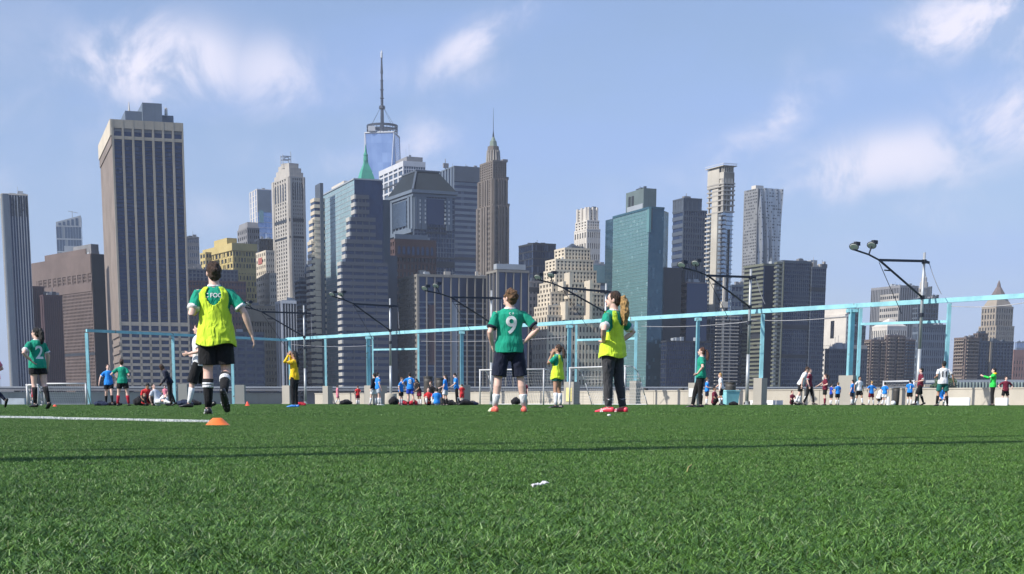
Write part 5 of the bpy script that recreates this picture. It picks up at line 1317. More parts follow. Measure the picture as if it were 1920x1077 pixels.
def sweep(V, F, pts, rad, ref=(1,0,0), n=12, cap='round'):
    pts = [np.array(p, float) for p in pts]; rad = [(r, r) if not isinstance(r, (tuple, list)) else r for r in rad]
    ref = np.array(ref, float); m = len(pts); T_ = []
    for i in range(m):
        a = pts[max(0,i-1)]; b = pts[min(m-1,i+1)]; t_ = b-a; T_.append(t_/max(1e-9, np.linalg.norm(t_)))
    P_, Rr, TT = list(pts), list(rad), list(T_)
    if cap == 'round':
        for (q_, f_) in ((.55,.85),(.9,.45)):
            P_.insert(0, pts[0]-T_[0]*min(rad[0])*q_); Rr.insert(0, (rad[0][0]*f_, rad[0][1]*f_)); TT.insert(0, T_[0])
            P_.append(pts[-1]+T_[-1]*min(rad[-1])*q_); Rr.append((rad[-1][0]*f_, rad[-1][1]*f_)); TT.append(T_[-1])
    i0 = len(V)
    for p, (a, b), t_ in zip(P_, Rr, TT):
        s_ = ref-ref.dot(t_)*t_; l = np.linalg.norm(s_)
        if l < .05: s_ = np.cross(t_, (0,1,0)); l = np.linalg.norm(s_)
        s_ = s_/l; f_ = np.cross(t_, s_)
        for k in range(n):
            an = 2*math.pi*k/n; q = p+s_*a*math.cos(an)+f_*b*math.sin(an); V.append(tuple(q))
    mm = len(P_)
    for j in range(mm-1):
        for k in range(n):
            a = i0+j*n+k; b = i0+j*n+(k+1) % n; F.append((a,b,b+n,a+n))
    F.append(tuple(i0+k for k in range(n))[::-1]); F.append(tuple(i0+(mm-1)*n+k for k in range(n)))
def blob(V, F, c, r, nu=12, nv=8, rot=None):
    i0 = len(V); c = np.array(c)
    for j in range(1, nv):
        ph = math.pi*j/nv
        for k in range(nu):
            th = 2*math.pi*k/nu; q = np.array((r[0]*math.sin(ph)*math.cos(th), r[1]*math.sin(ph)*math.sin(th), r[2]*math.cos(ph)))
            if rot is not None: q = rot @ q
            V.append(tuple(c+q))
    top = len(V); a = np.array((0,0,r[2])); b = -a
    if rot is not None: a = rot @ a; b = rot @ b
    V.append(tuple(c+a)); V.append(tuple(c+b))
    for j in range(nv-2):
        for k in range(nu): x = i0+j*nu+k; y_ = i0+j*nu+(k+1) % nu; F.append((x,y_,y_+nu,x+nu))
    for k in range(nu): F.append((top, i0+(k+1)%nu, i0+k)); F.append((top+1, i0+(nv-2)*nu+k, i0+(nv-2)*nu+(k+1)%nu))
def fuse(name, V, F, vox, m, parent, smooth=2, rough=0., rs=(9,9,3), keep=None):
    me = bpy.data.meshes.new(name); me.from_pydata(V, [], F); me.update()
    tmp = bpy.data.objects.new('tmp', me); COL.objects.link(tmp)
    md = tmp.modifiers.new('r', 'REMESH'); md.mode = 'VOXEL'; md.voxel_size = vox
    if smooth:
        s_ = tmp.modifiers.new('s', 'SMOOTH'); s_.iterations = smooth; s_.factor = .5
    dg = bpy.context.evaluated_depsgraph_get(); me2 = bpy.data.meshes.new_from_object(tmp.evaluated_get(dg))
    bpy.data.objects.remove(tmp); bpy.data.meshes.remove(me)
    if rough:
        n_ = len(me2.vertices); co = np.empty(n_*3, np.float32); me2.vertices.foreach_get('co', co); nr = np.empty(n_*3, np.float32); me2.vertices.foreach_get('normal', nr)
        co = co.reshape(-1,3); nr = nr.reshape(-1,3)
        for i in range(n_):
            x = co[i]; d = noise.noise(Vector((x[0]*rs[0], x[1]*rs[1], x[2]*rs[2])))+.5*noise.noise(Vector((x[0]*rs[0]*2.3, x[1]*rs[1]*2.3, x[2]*rs[2]*2.3+7)))
            co[i] += nr[i]*d*rough
        me2.vertices.foreach_set('co', co.ravel())
    me2.name = name; me2.materials.clear(); me2.materials.append(m)
    me2.polygons.foreach_set('use_smooth', [True]*len(me2.polygons)); me2.update()
    return link(name, me2, parent)
SH = {'A': 1, 'B': -1}
ARMS = {'down': ((.245,.02,1.13),(.255,-.07,.89)), 'hip': ((.40,.10,1.17),(.215,-.02,1.02)), 'hipback': ((.38,.16,1.17),(.19,.10,1.02)), 'bent': ((.26,.10,1.15),(.24,-.14,1.10)),
 'out': ((.33,.03,1.17),(.40,-.03,.93)), 'face': ((.22,-.20,1.20),(.07,-.15,1.47)), 'eyes': ((.27,-.20,1.38),(.09,-.15,1.60)), 'fwd': ((.22,-.22,1.28),(.14,-.44,1.36)), 'lap': ((.24,-.10,1.14),(.10,-.32,1.02)), 'behind': ((.28,.14,1.16),(.20,.20,.95)), 'reach': ((.30,-.16,1.22),(.36,-.38,1.08)), 'akimbo': ((.42,.04,1.16),(.26,-.10,.98))}
LEGS = {'stand': ((.10,-.01,.50),(.105,.01,.085)), 'apart': ((.155,-.01,.50),(.205,.02,.085)), 'fore': ((.10,-.14,.51),(.10,-.22,.085)), 'back': ((.10,-.04,.51),(.10,.27,.25)), 'stepback': ((.11,.04,.50),(.12,.20,.10)), 'lift': ((.10,-.06,.53),(.11,.30,.26)), 'wide': ((.20,-.03,.50),(.30,.02,.085)),
 'sit': ((.17,-.36,1.22),(.15,-.40,.84)), 'kneel': ((.14,-.16,.50+.0),(.13,.20,.46)), 'long': ((.12,-.42,.98),(.13,-.82,.88)), 'crouch': ((.17,-.34,.86),(.15,-.10,.52))}
def person(px, py_head, py_feet, Y, yaw, label, H=None, arms=('down','down'), legs=('stand','stand'), skin=SKIN, hair=(H_BRN,'short'), shirt=C_WHT, shorts=C_BLK, socks=C_WHT, shoes=S_BLK, near=0, drop=0., lean=0., head=0., pants=False, bib=None, number=None, cuff=None, longsleeve=False, wid=1., short_len=.60, sock_top=.40, nod=0., group=None, hood=None, side_lean=0., female=False):
    Hpx = py_feet-py_head
    s = H/1.75 if H else Hpx/2831*Y/1.775
    p = P(px, HOR, Y); root = empty('person', label, 'person', (p.x, Y, 0), R(yaw), group)
    vox = (.017, .010, .0065)[near]; n = (10, 14, 18)[near]
    Lm = Matrix.Rotation(R(lean), 3, 'X') @ Matrix.Rotation(R(side_lean), 3, 'Y'); piv = Vector((0,0,.95))
    def U(q, w=wid):    # upper body
        v = Vector((q[0]*w, q[1], q[2])); v = Lm @ (v-piv)+piv; v.z -= drop; return tuple(v*s)
    def D(q): return (q[0]*s*wid**.5, q[1]*s, (q[2]-drop if False else q[2])*s)
    def LG(q):
        return (q[0]*s*(1+(wid-1)*.5), q[1]*s, (q[2]-(drop if drop else 0))*s)
    S = lambda *r: [tuple(x*s*(wid if i == 0 else 1) for i, x in enumerate(q)) if isinstance(q, tuple) else q*s for q in r]
    hipw = .165 if female else .155; sh = .165 if female else .185
    sjx = .170 if female else .19
    # joints
    J = {}
    for sd, a, l in (('A', arms[0], legs[0]), ('B', arms[1], legs[1])):
        g = SH[sd]; e, w = ARMS[a] if isinstance(a, str) else a; k, an = LEGS[l] if isinstance(l, str) else l
        m_ = lambda q: (q[0]*g, q[1], q[2])
        J[sd] = dict(s=U(m_((sjx-.008,0,1.375))), e=U(m_(e)), w=U(m_(w)), h=LG(m_((.092,0,.93))), k=LG(m_(k)), a=LG(m_(an)), W=Vector(U(m_(w))), g=g, arm=a, leg=l)
    # body
    V = []; F = []
    TP = [(0,.0,.90),(0,.0,.96),(0,-.005,1.05),(0,-.005,1.13),(0,-.005,1.25),(0,0,1.34),(0,.005,1.41),(0,.01,1.45)]
    TRr = [(hipw,.115),(hipw+.005,.12),(hipw-.02,.10),(hipw-.028,.092),(sh-.03,.11),(sh-.015,.11),(sh-.045,.085),(.08,.062)]
    sweep(V, F, [U(q) for q in TP], S(*TRr), U((1,0,.95)) if 0 else (1,0,0), n+6)
    hd = Matrix.Rotation(R(head), 3, 'Z') @ Matrix.Rotation(R(nod), 3, 'X'); NK = .028
    def HD(q): v = hd @ (Vector(q)-Vector((0,.015,1.56))); return Vector(U(tuple(v+Vector((0,.015,1.56-NK))), 1.))
    hrot = np.array((Lm @ hd))
    sweep(V, F, [U((0,.015,1.42),1), U((0,.01,1.50),1), HD((0,.0,1.57))], S(.074,.060,.058), (1,0,0), n)
    blob(V, F, HD((0,.005,1.655)), np.array((.073,.092,.098))*s, 14, 10, hrot)
    blob(V, F, HD((0,-.035,1.60)), np.array((.055,.058,.066))*s, 12, 8, hrot)
    blob(V, F, HD((0,-.098,1.625)), np.array((.014,.022,.024))*s, 8, 6, hrot)
    blob(V, F, HD((0,-.078,1.555)), np.array((.026,.022,.018))*s, 8, 6, hrot)
    for g in (1,-1): blob(V, F, HD((.076*g,.01,1.63)), np.array((.012,.02,.032))*s, 8, 6, hrot)
    for sd in 'AB':
        j = J[sd]
        sc_, el, wr = j['s'], j['e'], j['w']
        mid = [tuple(np.array(sc_)*(1-f_)+np.array(el)*f_) for f_ in (.35,.7)]
        m2 = [tuple(np.array(el)*(1-f_)+np.array(wr)*f_) for f_ in (.3,.7)]
        sweep(V, F, [sc_, mid[0], mid[1], el, m2[0], m2[1], wr], S(.058,.05,.044,.040,.041,.033,.026), (0,1,0), n)
        # hand
        fd = Vector(wr)-Vector(el); fd.normalize()
        if j['arm'] in ('hip','hipback','akimbo'): 
            fd = Vector((-j['g']*.55,-.55,-.35)).normalized() if j['arm'] != 'hipback' else Vector((-j['g']*.6,.1,-.6)).normalized(); fd = Lm @ fd
        lat = Vector((0,1,0)).cross(fd); lat = Vector((0,1,0))-fd*fd.y
        if lat.length < .2: lat = Vector((1,0,0))-fd*fd.x
        lat.normalize(); nrm = fd.cross(lat); W_ = Vector(wr)
        pc = W_+fd*.05*s
        sweep(V, F, [tuple(W_), tuple(W_+fd*.03*s), tuple(W_+fd*.085*s)], [(.024*s,.020*s),(.036*s,.016*s),(.040*s,.014*s)], tuple(lat), max(8,n-4))
        curl = nrm*(-j['g'])
        if near:
            for fi, (o_, ln) in enumerate(((-.030,.062),(-.010,.075),(.011,.070),(.031,.055))):
                r0 = W_+fd*.085*s+lat*o_*s; d1 = (fd+lat*o_*1.5+curl*.15).normalized(); d2 = (fd+curl*.7).normalized(); d3 = (fd*.6+curl*1.0).normalized()
                a1 = r0+d1*ln*.5*s; a2 = a1+d2*ln*.35*s; a3 = a2+d3*ln*.28*s
                sweep(V, F, [tuple(r0-d1*.02*s), tuple(a1), tuple(a2), tuple(a3)], S(.0105,.0098,.009,.008), tuple(lat), 8)
            r0 = W_+fd*.02*s-lat*.028*s; d1 = (fd*.7-lat*.75+curl*.3).normalized(); d2 = (fd*.95-lat*.25+curl*.35).normalized()
            sweep(V, F, [tuple(r0), tuple(r0+d1*.04*s), tuple(r0+d1*.04*s+d2*.035*s)], S(.014,.0125,.010), tuple(nrm), 8)
        else:
            for o_ in (-.026,0,.026): sweep(V, F, [tuple(W_+fd*.07*s+lat*o_*s), tuple(W_+fd*.15*s+lat*o_*1.5*s+curl*.02*s)], S(.013,.011), tuple(lat), 6)
            sweep(V, F, [tuple(W_+fd*.02*s), tuple(W_+fd*.07*s-lat*.05*s)], S(.015,.012), tuple(nrm), 6)
        # leg
        hp, kn, an = j['h'], j['k'], j['a']
        t1 = [tuple(np.array(hp)*(1-f_)+np.array(kn)*f_) for f_ in (.25,.6)]
        c1 = [np.array(kn)*(1-f_)+np.array(an)*f_ for f_ in (.3,.65)]
        tk = 1.06 if female else 1.0
        cb = np.array((0,.014*s,0))
        sweep(V, F, [hp, t1[0], t1[1], kn, tuple(c1[0]+cb), tuple(c1[1]+cb*.5), an], S(.088*tk,.084*tk,.068*tk,.055,.058,.045,.034), (1,0,0), n)
        # foot direction: forward, tipped when heel is raised
        j['tip'] = 0.
        lg = j['leg']
        pit = {'back': 58, 'lift': 75, 'stepback': 22, 'kneel': 85, 'sit': 0, 'long': -60}.get(lg if isinstance(lg, str) else '', 0)
        j['pit'] = pit
        fwd = Vector((0.16*j['g'],-math.cos(R(pit)),-math.sin(R(pit)))).normalized(); j['fwd'] = fwd; upv = Vector((0,-math.sin(R(pit)),math.cos(R(pit)))); j['upv'] = upv
        A_ = Vector(an)
        sweep(V, F, [tuple(A_-fwd*.045*s-upv*.045*s), tuple(A_+fwd*.04*s-upv*.045*s), tuple(A_+fwd*.13*s-upv*.058*s), tuple(A_+fwd*.175*s-upv*.066*s)], [(.032*s,.034*s),(.036*s,.036*s),(.042*s,.022*s),(.034*s,.013*s)], (1,0,0), n)
    if near == 2: vb = .0062
    fuse('body', V, F, vox, skin, root, 2 if near else 1)
    # face details
    if near:
        for g in (1,-1):
            V = []; F = []; blob(V, F, HD((.030*g,-.082,1.652)), np.array((.012,.008,.007))*s, 8, 6, hrot); b = MB(); b.v = V; b.f = F; b.build('eye', EYE, root, True)
            V = []; F = []; blob(V, F, HD((.030*g,-.086,1.675)), np.array((.02,.006,.005))*s, 8, 6, hrot); b = MB(); b.v = V; b.f = F; b.build('eyebrow', hair[0], root, True)
        V = []; F = []; blob(V, F, HD((0,-.091,1.582)), np.array((.022,.008,.007))*s, 8, 6, hrot); b = MB(); b.v = V; b.f = F; b.build('mouth', LIP, root, True)
    # hair
    V = []; F = []; hm_, st = hair[0], hair[1]
    if st != 'bald':
        blob(V, F, HD((0,.022,1.675)), np.array((.086,.093,.098))*s, 16, 10, hrot)
        blob(V, F, HD((0,.05,1.62)), np.array((.075,.06,.075))*s, 14, 8, hrot)
        if st == 'curly':
            rr = random.Random(int(px)); 
            for k in range(26):
                a_ = rr.uniform(0, 6.28); e_ = rr.uniform(-.3, 1.4); d = Vector((math.cos(a_)*math.cos(e_)*.085, math.sin(a_)*math.cos(e_)*.088+.03, math.sin(e_)*.10))
                if d.y < -.05 and d.z < .05: continue
                blob(V, F, HD(tuple(Vector((0,.0,1.665))+d)), np.array((.028,.028,.026))*s, 8, 6)
        if st in ('pony','ponyhigh','ponylong','bun'):
            z0_ = 1.70 if st == 'ponyhigh' else 1.66
            if st == 'bun': blob(V, F, HD((0.02,.125,1.66)), np.array((.045,.04,.045))*s, 10, 8)
        if st == 'long': sweep(V, F, [HD((0,.06,1.66)), HD((0,.095,1.55)), tuple(Vector(HD((0,.12,1.45)))), tuple(Vector(HD((0,.12,1.28))))], [(.085*s,.06*s),(.095*s,.05*s),(.09*s,.04*s),(.05*s,.025*s)], (1,0,0), n)
        fuse('hair', V, F, vox, hm_, root, 1, .010*s if near else .006*s, (38,38,16) if st != 'curly' else (55,55,55))
    if st in ('pony','ponyhigh','ponylong'):
        tail = hair[2] if len(hair) > 2 else hm_
        z0_ = 1.72 if st == 'ponyhigh' else 1.67; ln = {'pony': .20, 'ponyhigh': .24, 'ponylong': .30}[st]
        V = []; F = []; fw = {'pony': .04, 'ponyhigh': .055, 'ponylong': .058}[st]
        b0 = Vector(HD((0,.10,z0_)))
        pt = [b0, b0+Vector((0,.045,.0))*s, b0+Vector((.0,.075,-.07))*s, b0+Vector((.0,.085,-.07-ln*.55))*s, b0+Vector((0,.07,-.07-ln))*s]
        sweep(V, F, [tuple(q) for q in pt], [r*s for r in (.018,fw*.8,fw*1.1,fw,fw*.35)], (1,0,0), n)
        if near:
            rr = random.Random(5)
            for k in range(7):
                o_ = Vector((rr.uniform(-1,1),rr.uniform(-1,1),0))*fw*.7*s
                sweep(V, F, [tuple(pt[1]+o_*.4), tuple(pt[2]+o_), tuple(pt[3]+o_*1.3), tuple(pt[4]+o_*.9+Vector((0,0,-.02*rr.random()))*s)], [r*s for r in (.012,.02,.018,.006)], (1,0,0), 8)
        fuse('ponytail', V, F, vox, tail, root, 1, .012*s if near else .006, (42,42,14))
        V = []; F = []; blob(V, F, b0+Vector((0,.018,0))*s, np.array((.028,.018,.028))*s, 8, 6); b = MB(); b.v = V; b.f = F; b.build('hair_tie', C_WHT if 'numbered 2' in label else hm_, root, True)
    # shirt
    V = []; F = []; ease = .014
    hem = .90 if not bib else .93
    sp = [(0,0,hem-.05),(0,0,.98),(0,-.003,1.08),(0,-.003,1.2),(0,0,1.31),(0,.003,1.39),(0,.008,1.445),(0,.012,1.475)]
    sr = [(hipw+.040,.154),(hipw+.032,.150),(hipw+.008,.122),(sh-.018,.126),(sh+.002,.130),(sh-.008,.120),(.128,.088),(.072,.066)]
    sweep(V, F, [U(q) for q in sp], S(*sr), (1,0,0), n+8, 'flat')
    for sd in 'AB':
        j = J[sd]; a0 = np.array(j['s']); a1 = np.array(j['e']); wr = np.array(j['w'])
        inn = a0*.6+np.array(U((0,0,1.40)))*.4
        if longsleeve:
            sweep(V, F, [tuple(inn), tuple(a0), tuple(a0*.5+a1*.5), tuple(a1), tuple(a1*.4+wr*.6), tuple(wr)], S(.07,.072,.064,.056,.05,.038), (0,1,0), n, 'flat')
        else: sweep(V, F, [tuple(inn), tuple(a0), tuple(a0*.62+a1*.38), tuple(a0*.28+a1*.72)], S(.060,.064,.067,.070), (0,1,0), n, 'flat')
    so_ = fuse('shirt', V, F, vox*1.05, shirt, root, 2, .011*s if near else .005*s, (8,8,4))
    if cuff:
        for sd in 'AB':
            j = J[sd]; a0 = np.array(j['s']); a1 = np.array(j['e'])
            V = []; F = []; sweep(V, F, [tuple(a0*.36+a1*.64), tuple(a0*.24+a1*.76)], S(.0725,.0735), (0,1,0), 16, 'flat'); b = MB(); b.v = V; b.f = F; b.build('cuff', cuff, root, True)
    if shirt in (C_GRN, C_MRN, C_BLUE):
        V = []; F = []; sweep(V, F, [U((0,.011,1.462)), U((0,.013,1.482))], S((.080,.072),(.072,.066)), (1,0,0), 16, 'flat'); b = MB(); b.v = V; b.f = F; b.build('collar', C_WHT, root, True)
    if hood:
        V = []; F = []; blob(V, F, U((0,.06,1.47)), np.array((.13,.10,.06))*s, 14, 8); fuse('hood', V, F, vox, hood, root, 1)
    # bib: open mesh vest with deep neck and arm holes
    if bib:
        nu, nv = 72, 60; Vb = []; zz = [.80+(1.47-.80)*j/nv for j in range(nv+1)]
        zs_ = [q[2] for q in sp]; aa = [r[0] for r in sr]; bb = [r[1] for r in sr]
        for j_ in range(nv+1):
            z = zz[j_]; a_ = np.interp(z, zs_, aa)*1.0+.020+.018*max(0,(1.1-z)); b2 = np.interp(z, zs_, bb)+.020+.025*max(0,(1.15-z))
            if z < .86: a_ = aa[0]+.034; b2 = bb[0]+.034
            for k in range(nu):
                th = 2*math.pi*k/nu; fo = 1+.035*math.sin(th*7+z*4)*max(0,1.35-z)*1.6+.02*math.sin(th*13+z*9)*max(0,1.3-z)
                zz_ = z+.02*math.sin(th*3+1)*(1 if j_ < 3 else 0)
                q = U((a_*math.cos(th)*fo, b2*math.sin(th)*fo, zz_)); Vb.append(q)
        Fb = []
        for j_ in range(nv):
            z = (zz[j_]+zz[j_+1])/2
            for k in range(nu):
                th = 2*math.pi*(k+.5)/nu; c, s2 = math.cos(th), math.sin(th)
                arm = z > 1.16 and abs(c) > .80+.13*((1.24-z)/.08 if z < 1.24 else 0)
                neckw = .46*min(1, max(0,(z-1.245)/.11))**.5
                if s2 < 0: neckw = .44*min(1, max(0,(z-1.29)/.10))**.5
                if arm or (z > 1.245 and abs(c) < neckw) or z > 1.455: continue
                a_ = j_*nu+k; b3 = j_*nu+(k+1) % nu; Fb.append((a_,b3,b3+nu,a_+nu))
        b = MB(); b.v = Vb; b.f = Fb; me = b.mesh('bib', bib, True); o = link('bib', me, root)
        md = o.modifiers.new('s', 'SMOOTH'); md.iterations = 3
        md = o.modifiers.new('t', 'SOLIDIFY'); md.thickness = .006
    # shorts or trousers
    V = []; F = []
    sweep(V, F, [U((0,0,1.02)), U((0,0,.95)), LG((0,0,.87))], S((hipw-.004,.118),(hipw+.016,.132),(hipw+.012,.128)), (1,0,0), n+6, 'flat')
    blob(V, F, LG((0,0,.86)), np.array((.15*wid,.118,.13))*s, 14, 8)
    for sd in 'AB':
        j = J[sd]; hp, kn, an = (np.array(j[q]) for q in 'hka')
        if pants:
            sweep(V, F, [tuple(hp), tuple(hp*.6+kn*.4), tuple(kn), tuple(kn*.6+an*.4), tuple(kn*.15+an*.85), tuple(kn*.03+an*.97)], S(.108,.098,.074,.070,.056,.054), (1,0,0), n, 'flat')
        else:
            f_ = (.93-short_len)/(.93-.50)
            sweep(V, F, [tuple(hp), tuple(hp*(1-f_*.5)+kn*f_*.5), tuple(hp*(1-f_)+kn*f_)], S(.104,.108,.112), (1,0,0), n, 'flat')
    fuse('trousers' if pants else 'shorts', V, F, vox*1.05, shorts, root, 2, .007*s if near else .003*s, (8,8,6))
    for sd in 'AB':
        j = J[sd]; kn, an = np.array(j['k']), np.array(j['a'])
        if socks is not None:
            V = []; F = []
            f0 = (.50-sock_top)/(.50-.085); c1 = [kn*(1-f_)+an*f_ for f_ in (f0, (f0+.65)/2, .75, .97)]; cb = np.array((0,.014*s,0))
            sweep(V, F, [tuple(c1[0]+cb), tuple(c1[1]+cb), tuple(c1[2]+cb*.5), tuple(c1[3])], S(.064 if f0 < .35 else .056,.060,.049,.041), (1,0,0), 16, 'flat')
            b = MB(); b.v = V; b.f = F; b.build('sock', socks, root, True)
            if socks is C_BLK and near == 2:
                for f_ in (.30,.38):
                    V = []; F = []; q0 = kn*(1-f_)+an*f_; q1 = kn*(1-f_-.06)+an*(f_+.06); sweep(V, F, [tuple(q0+cb*1.0), tuple(q1+cb*1.0)], S(.066,.064), (1,0,0), 16, 'flat'); b = MB(); b.v = V; b.f = F; b.build('sock_band', C_WHT, root, True)
        V = []; F = []; A_ = Vector(j['a']); fw, upv = j['fwd'], j['upv']
        sweep(V, F, [tuple(A_-fw*.062*s-upv*.038*s), tuple(A_+fw*.03*s-upv*.038*s), tuple(A_+fw*.115*s-upv*.052*s), tuple(A_+fw*.195*s-upv*.062*s)], [(.036*s,.044*s),(.044*s,.045*s),(.050*s,.030*s),(.036*s,.018*s)], (1,0,0), 14)
        sm_ = shoes
        sh_ = fuse('shoe', V, F, max(.008, vox), sm_, root, 1)
        if 'numbered 9' in label and near == 2 and sd == 'A':
            V = []; F = []; sweep(V, F, [tuple(A_+fw*.06*s-upv*.040*s), tuple(A_+fw*.125*s-upv*.050*s), tuple(A_+fw*.200*s-upv*.060*s)], [(.050*s,.040*s),(.053*s,.032*s),(.038*s,.020*s)], (1,0,0), 14); fuse('toe_cap', V, F, .008, S_YEL, sh_, 1)
        if near == 2:
            b = MB(); q = A_+fw*.07*s; w3 = fw.cross(upv).normalized()
            for g in (1,-1):
                b.beam(q-upv*.065*s+w3*.047*s*g, q-upv*.018*s+w3*.034*s*g+fw*.03*s, .006*s, .016*s); b.beam(q-upv*.065*s+w3*.047*s*g+fw*.04*s, q-upv*.02*s+w3*.036*s*g-fw*.02*s, .006*s, .014*s)
            b.build('stripe', PRT if sm_ is not S_YEL else S_ORG, sh_)
            b = MB()
            for a_, w in ((-.05,.02),(-.02,.02),(.10,.025),(.14,.02)):
                for g in (1,-1): b.tube(A_+fw*a_*s-upv*.075*s+w3*w*g*s, A_+fw*a_*s-upv*.095*s+w3*w*g*s, .007*s, .005*s, 6)
            b.build('stud', PRD, sh_)
    # printed number / words on the back
    if number:
        dg = bpy.context.evaluated_depsgraph_get(); bv = BVHTree.FromObject(so_, dg)
        for txt, size, z, m_, off in number:
            cu = bpy.data.curves.new('txt', 'FONT'); cu.body = txt; cu.size = size; cu.align_x = 'CENTER'; cu.align_y = 'CENTER'; cu.offset = off
            ob = bpy.data.objects.new('txt', cu); me = bpy.data.meshes.new_from_object(ob); bpy.data.objects.remove(ob)
            import bmesh as _b
            bm = _b.new(); bm.from_mesh(me); _b.ops.triangulate(bm, faces=bm.faces[:]); _b.ops.subdivide_edges(bm, edges=bm.edges[:], cuts=2); bm.to_mesh(me); bm.free()
            for v in me.vertices:
                x, y_ = v.co.x, v.co.y
                o_ = Vector(U((-x/s*-1*-1 if 0 else -x*1.0/s*-1*-1, 0, z)))  # text reads left to right from behind
                o_ = Vector((-x, 0, 0))*1.0
                base = Vector(U((0,0,z)))+(Lm @ Vector((0,0,y_)))
                st_ = base+Vector((-x*-1*-1, 1.0, 0))
                h_ = bv.ray_cast(Vector((base.x-x, base.y+1.0, base.z)), Vector((0,-1,0)))
                if h_[0] is not None: v.co = h_[0]+Vector((0,.0045 if near else .008,0))
                else: v.co = Vector((base.x-x, base.y+.13*s, base.z))
            me.materials.append(m_); me.name = 'print'; link('print' if len(txt) > 2 else 'number', me, root)
    # drop figure so that its lowest foot touches the ground
    lo = min(min((v.co.z for v in c.data.vertices), default=9) for c in root.children if c.name.split('.')[0] in ('shoe','shorts','trousers'))
    root.location.z = -lo+.004
    return root
GR = 'players on the pitch'
person(408, 490, 780, 16.9, 184, 'running player in lime bib over green jersey, black shorts and socks, seen from behind', arms=(((.25,.13,1.15),(.20,-.13,1.22)),'out'), legs=('stand','back'), hair=(H_BRN,'bun'), shirt=C_GRN, shorts=C_BLK, socks=C_BLK, shoes=S_BLK, near=2, bib=C_LIME, cuff=C_WHT, sock_top=.42, short_len=.58, head=20, number=[('C FOO',.066,1.355,PRT,.0015)], wid=1.02)
person(955, 540, 774, 21.3, 190, 'player in green jersey numbered 9 and navy shorts, hands on hips, seen from behind', arms=(((.27,.05,1.13),(.225,-.05,.97)),((.35,.09,1.17),(.195,.04,1.01))), legs=('apart','apart'), hair=(H_LBR,'curly'), shirt=C_GRN, shorts=C_NAVY, socks=C_WHT, shoes=S_ORG, near=2, cuff=C_NAVY, sock_top=.26, short_len=.52, head=38, number=[('9',.34,1.22,PRT,.006),('C  F',.04,1.39,PRT,.001)], wid=1.10, nod=-6)
person(1147, 541, 772, 20.6, 232, 'player with blond ponytail, lime bib, black trousers and bright red boots, hands on hips', arms=('hip','hip'), legs=('stand',((.105,.05,.50),(.125,.11,.085))), hair=(H_BRN,'ponylong',H_BLD), shirt=C_GRN, shorts=C_GRY, socks=C_WHT, shoes=S_RED, near=2, bib=C_LIME, cuff=C_WHT, pants=True, sock_top=.2, head=30, female=True)
person(74, 616, 768, 30.3, 222, 'dark haired girl in green jersey numbered 2 with black shorts and long black socks', arms=('hipback','down'), legs=('stand','stepback'), hair=(H_BLK,'ponyhigh'), shirt=C_GRN, shorts=C_BLK, socks=C_BLK, shoes=S_BLK, near=1, cuff=C_WHT, sock_top=.44, short_len=.72, head=30, number=[('2',.36,1.18,PRT,.006)], female=True, wid=1.04)
person(376, 603, 764, 29.5, 262, 'player in white shirt running left, half hidden by the lime bib runner', arms=('bent','bent'), legs=('fore','stepback'), hair=(H_BLK,'short'), shirt=C_WHT, shorts=C_BLK, socks=C_WHT, near=1, short_len=.50, sock_top=.40)
person(1045, 640, 762, 36, 248, 'girl in lime bib, hand to her mouth, between numbered 9 and the blond ponytail player', arms=('face','face'), legs=('apart','apart'), hair=(H_BRN,'pony'), skin=SKIN2, shirt=C_GRN, shorts=C_DGRN, socks=C_WHT, near=1, bib=C_LIME, short_len=.74, sock_top=.42, female=True, wid=1.1)
person(553, 657, 765, 43, 255, 'keeper in yellow shirt, black trousers and blue shoes, hands raised to the face', arms=('eyes','eyes'), legs=('apart','stand'), hair=(H_BLK,'long'), skin=SKIN2, shirt=C_YEL, shorts=C_BLK, pants=True, socks=None, shoes=S_BLU, near=1, longsleeve=True, female=True)
person(1313, 642, 757, 41, 262, 'woman in green jersey and black trousers in profile beside the block with the white notice', arms=('akimbo','akimbo'), legs=('stand','fore'), hair=(H_RED,'pony'), shirt=C_GRN, shorts=C_BLK, pants=True, socks=C_WHT, near=1, female=True, wid=1.12)
person(-8, 652, 768, 33, 250, 'player in pink shirt and white shorts cut off by the left edge of the photo', arms=('fwd','bent'), legs=('fore','back'), hair=(H_BRN,'short'), shirt=C_PINK, shorts=C_WHT, socks=C_NAVY, near=1)
K = dict(near=0)
person(205, 681, 759, 58, 20, 'girl in blue shirt and black shorts facing the camera, left of the green shirt girl', arms=('down','out'), legs=('fore','stepback'), hair=(H_BRN,'short'), shirt=C_BLUE, shorts=C_BLK, socks=C_BLK, cuff=C_WHT, short_len=.68, female=True, **K)
person(231, 670, 760, 55, 188, 'girl in bright green shirt with red socks, seen from behind under the left portal', arms=('hip','bent'), legs=('apart','apart'), hair=(H_BRN,'bun'), shirt=C_GRN, shorts=C_BLK, socks=C_REDS, short_len=.66, female=True, **K)
person(274, 722, 760, 56, 30, 'kid in red shirt sitting on the turf, bent over a red cloth', H=1.6, arms=('lap','lap'), legs=('sit','sit'), drop=.78, lean=22, nod=20, hair=(H_BLK,'short'), skin=SKIN2, shirt=C_RED, shorts=C_BLK, socks=C_BLK, **K)
person(319, 687, 760, 57, 285, 'person dressed all in black leaning over beside the left portal post', H=1.62, arms=('lap','down'), legs=('stand','stepback'), lean=24, nod=25, hair=(H_BRN,'short'), skin=SKIN3, shirt=C_NAVY, shorts=C_BLK, pants=True, longsleeve=True, socks=None, shoes=S_BLK, **K)
person(310, 724, 757, 86, 350, 'small child in pink striped shirt near the left portal post', H=1.1, arms=('down','bent'), hair=(H_BRN,'short'), shirt=C_PINK, shorts=C_WHT, **K)
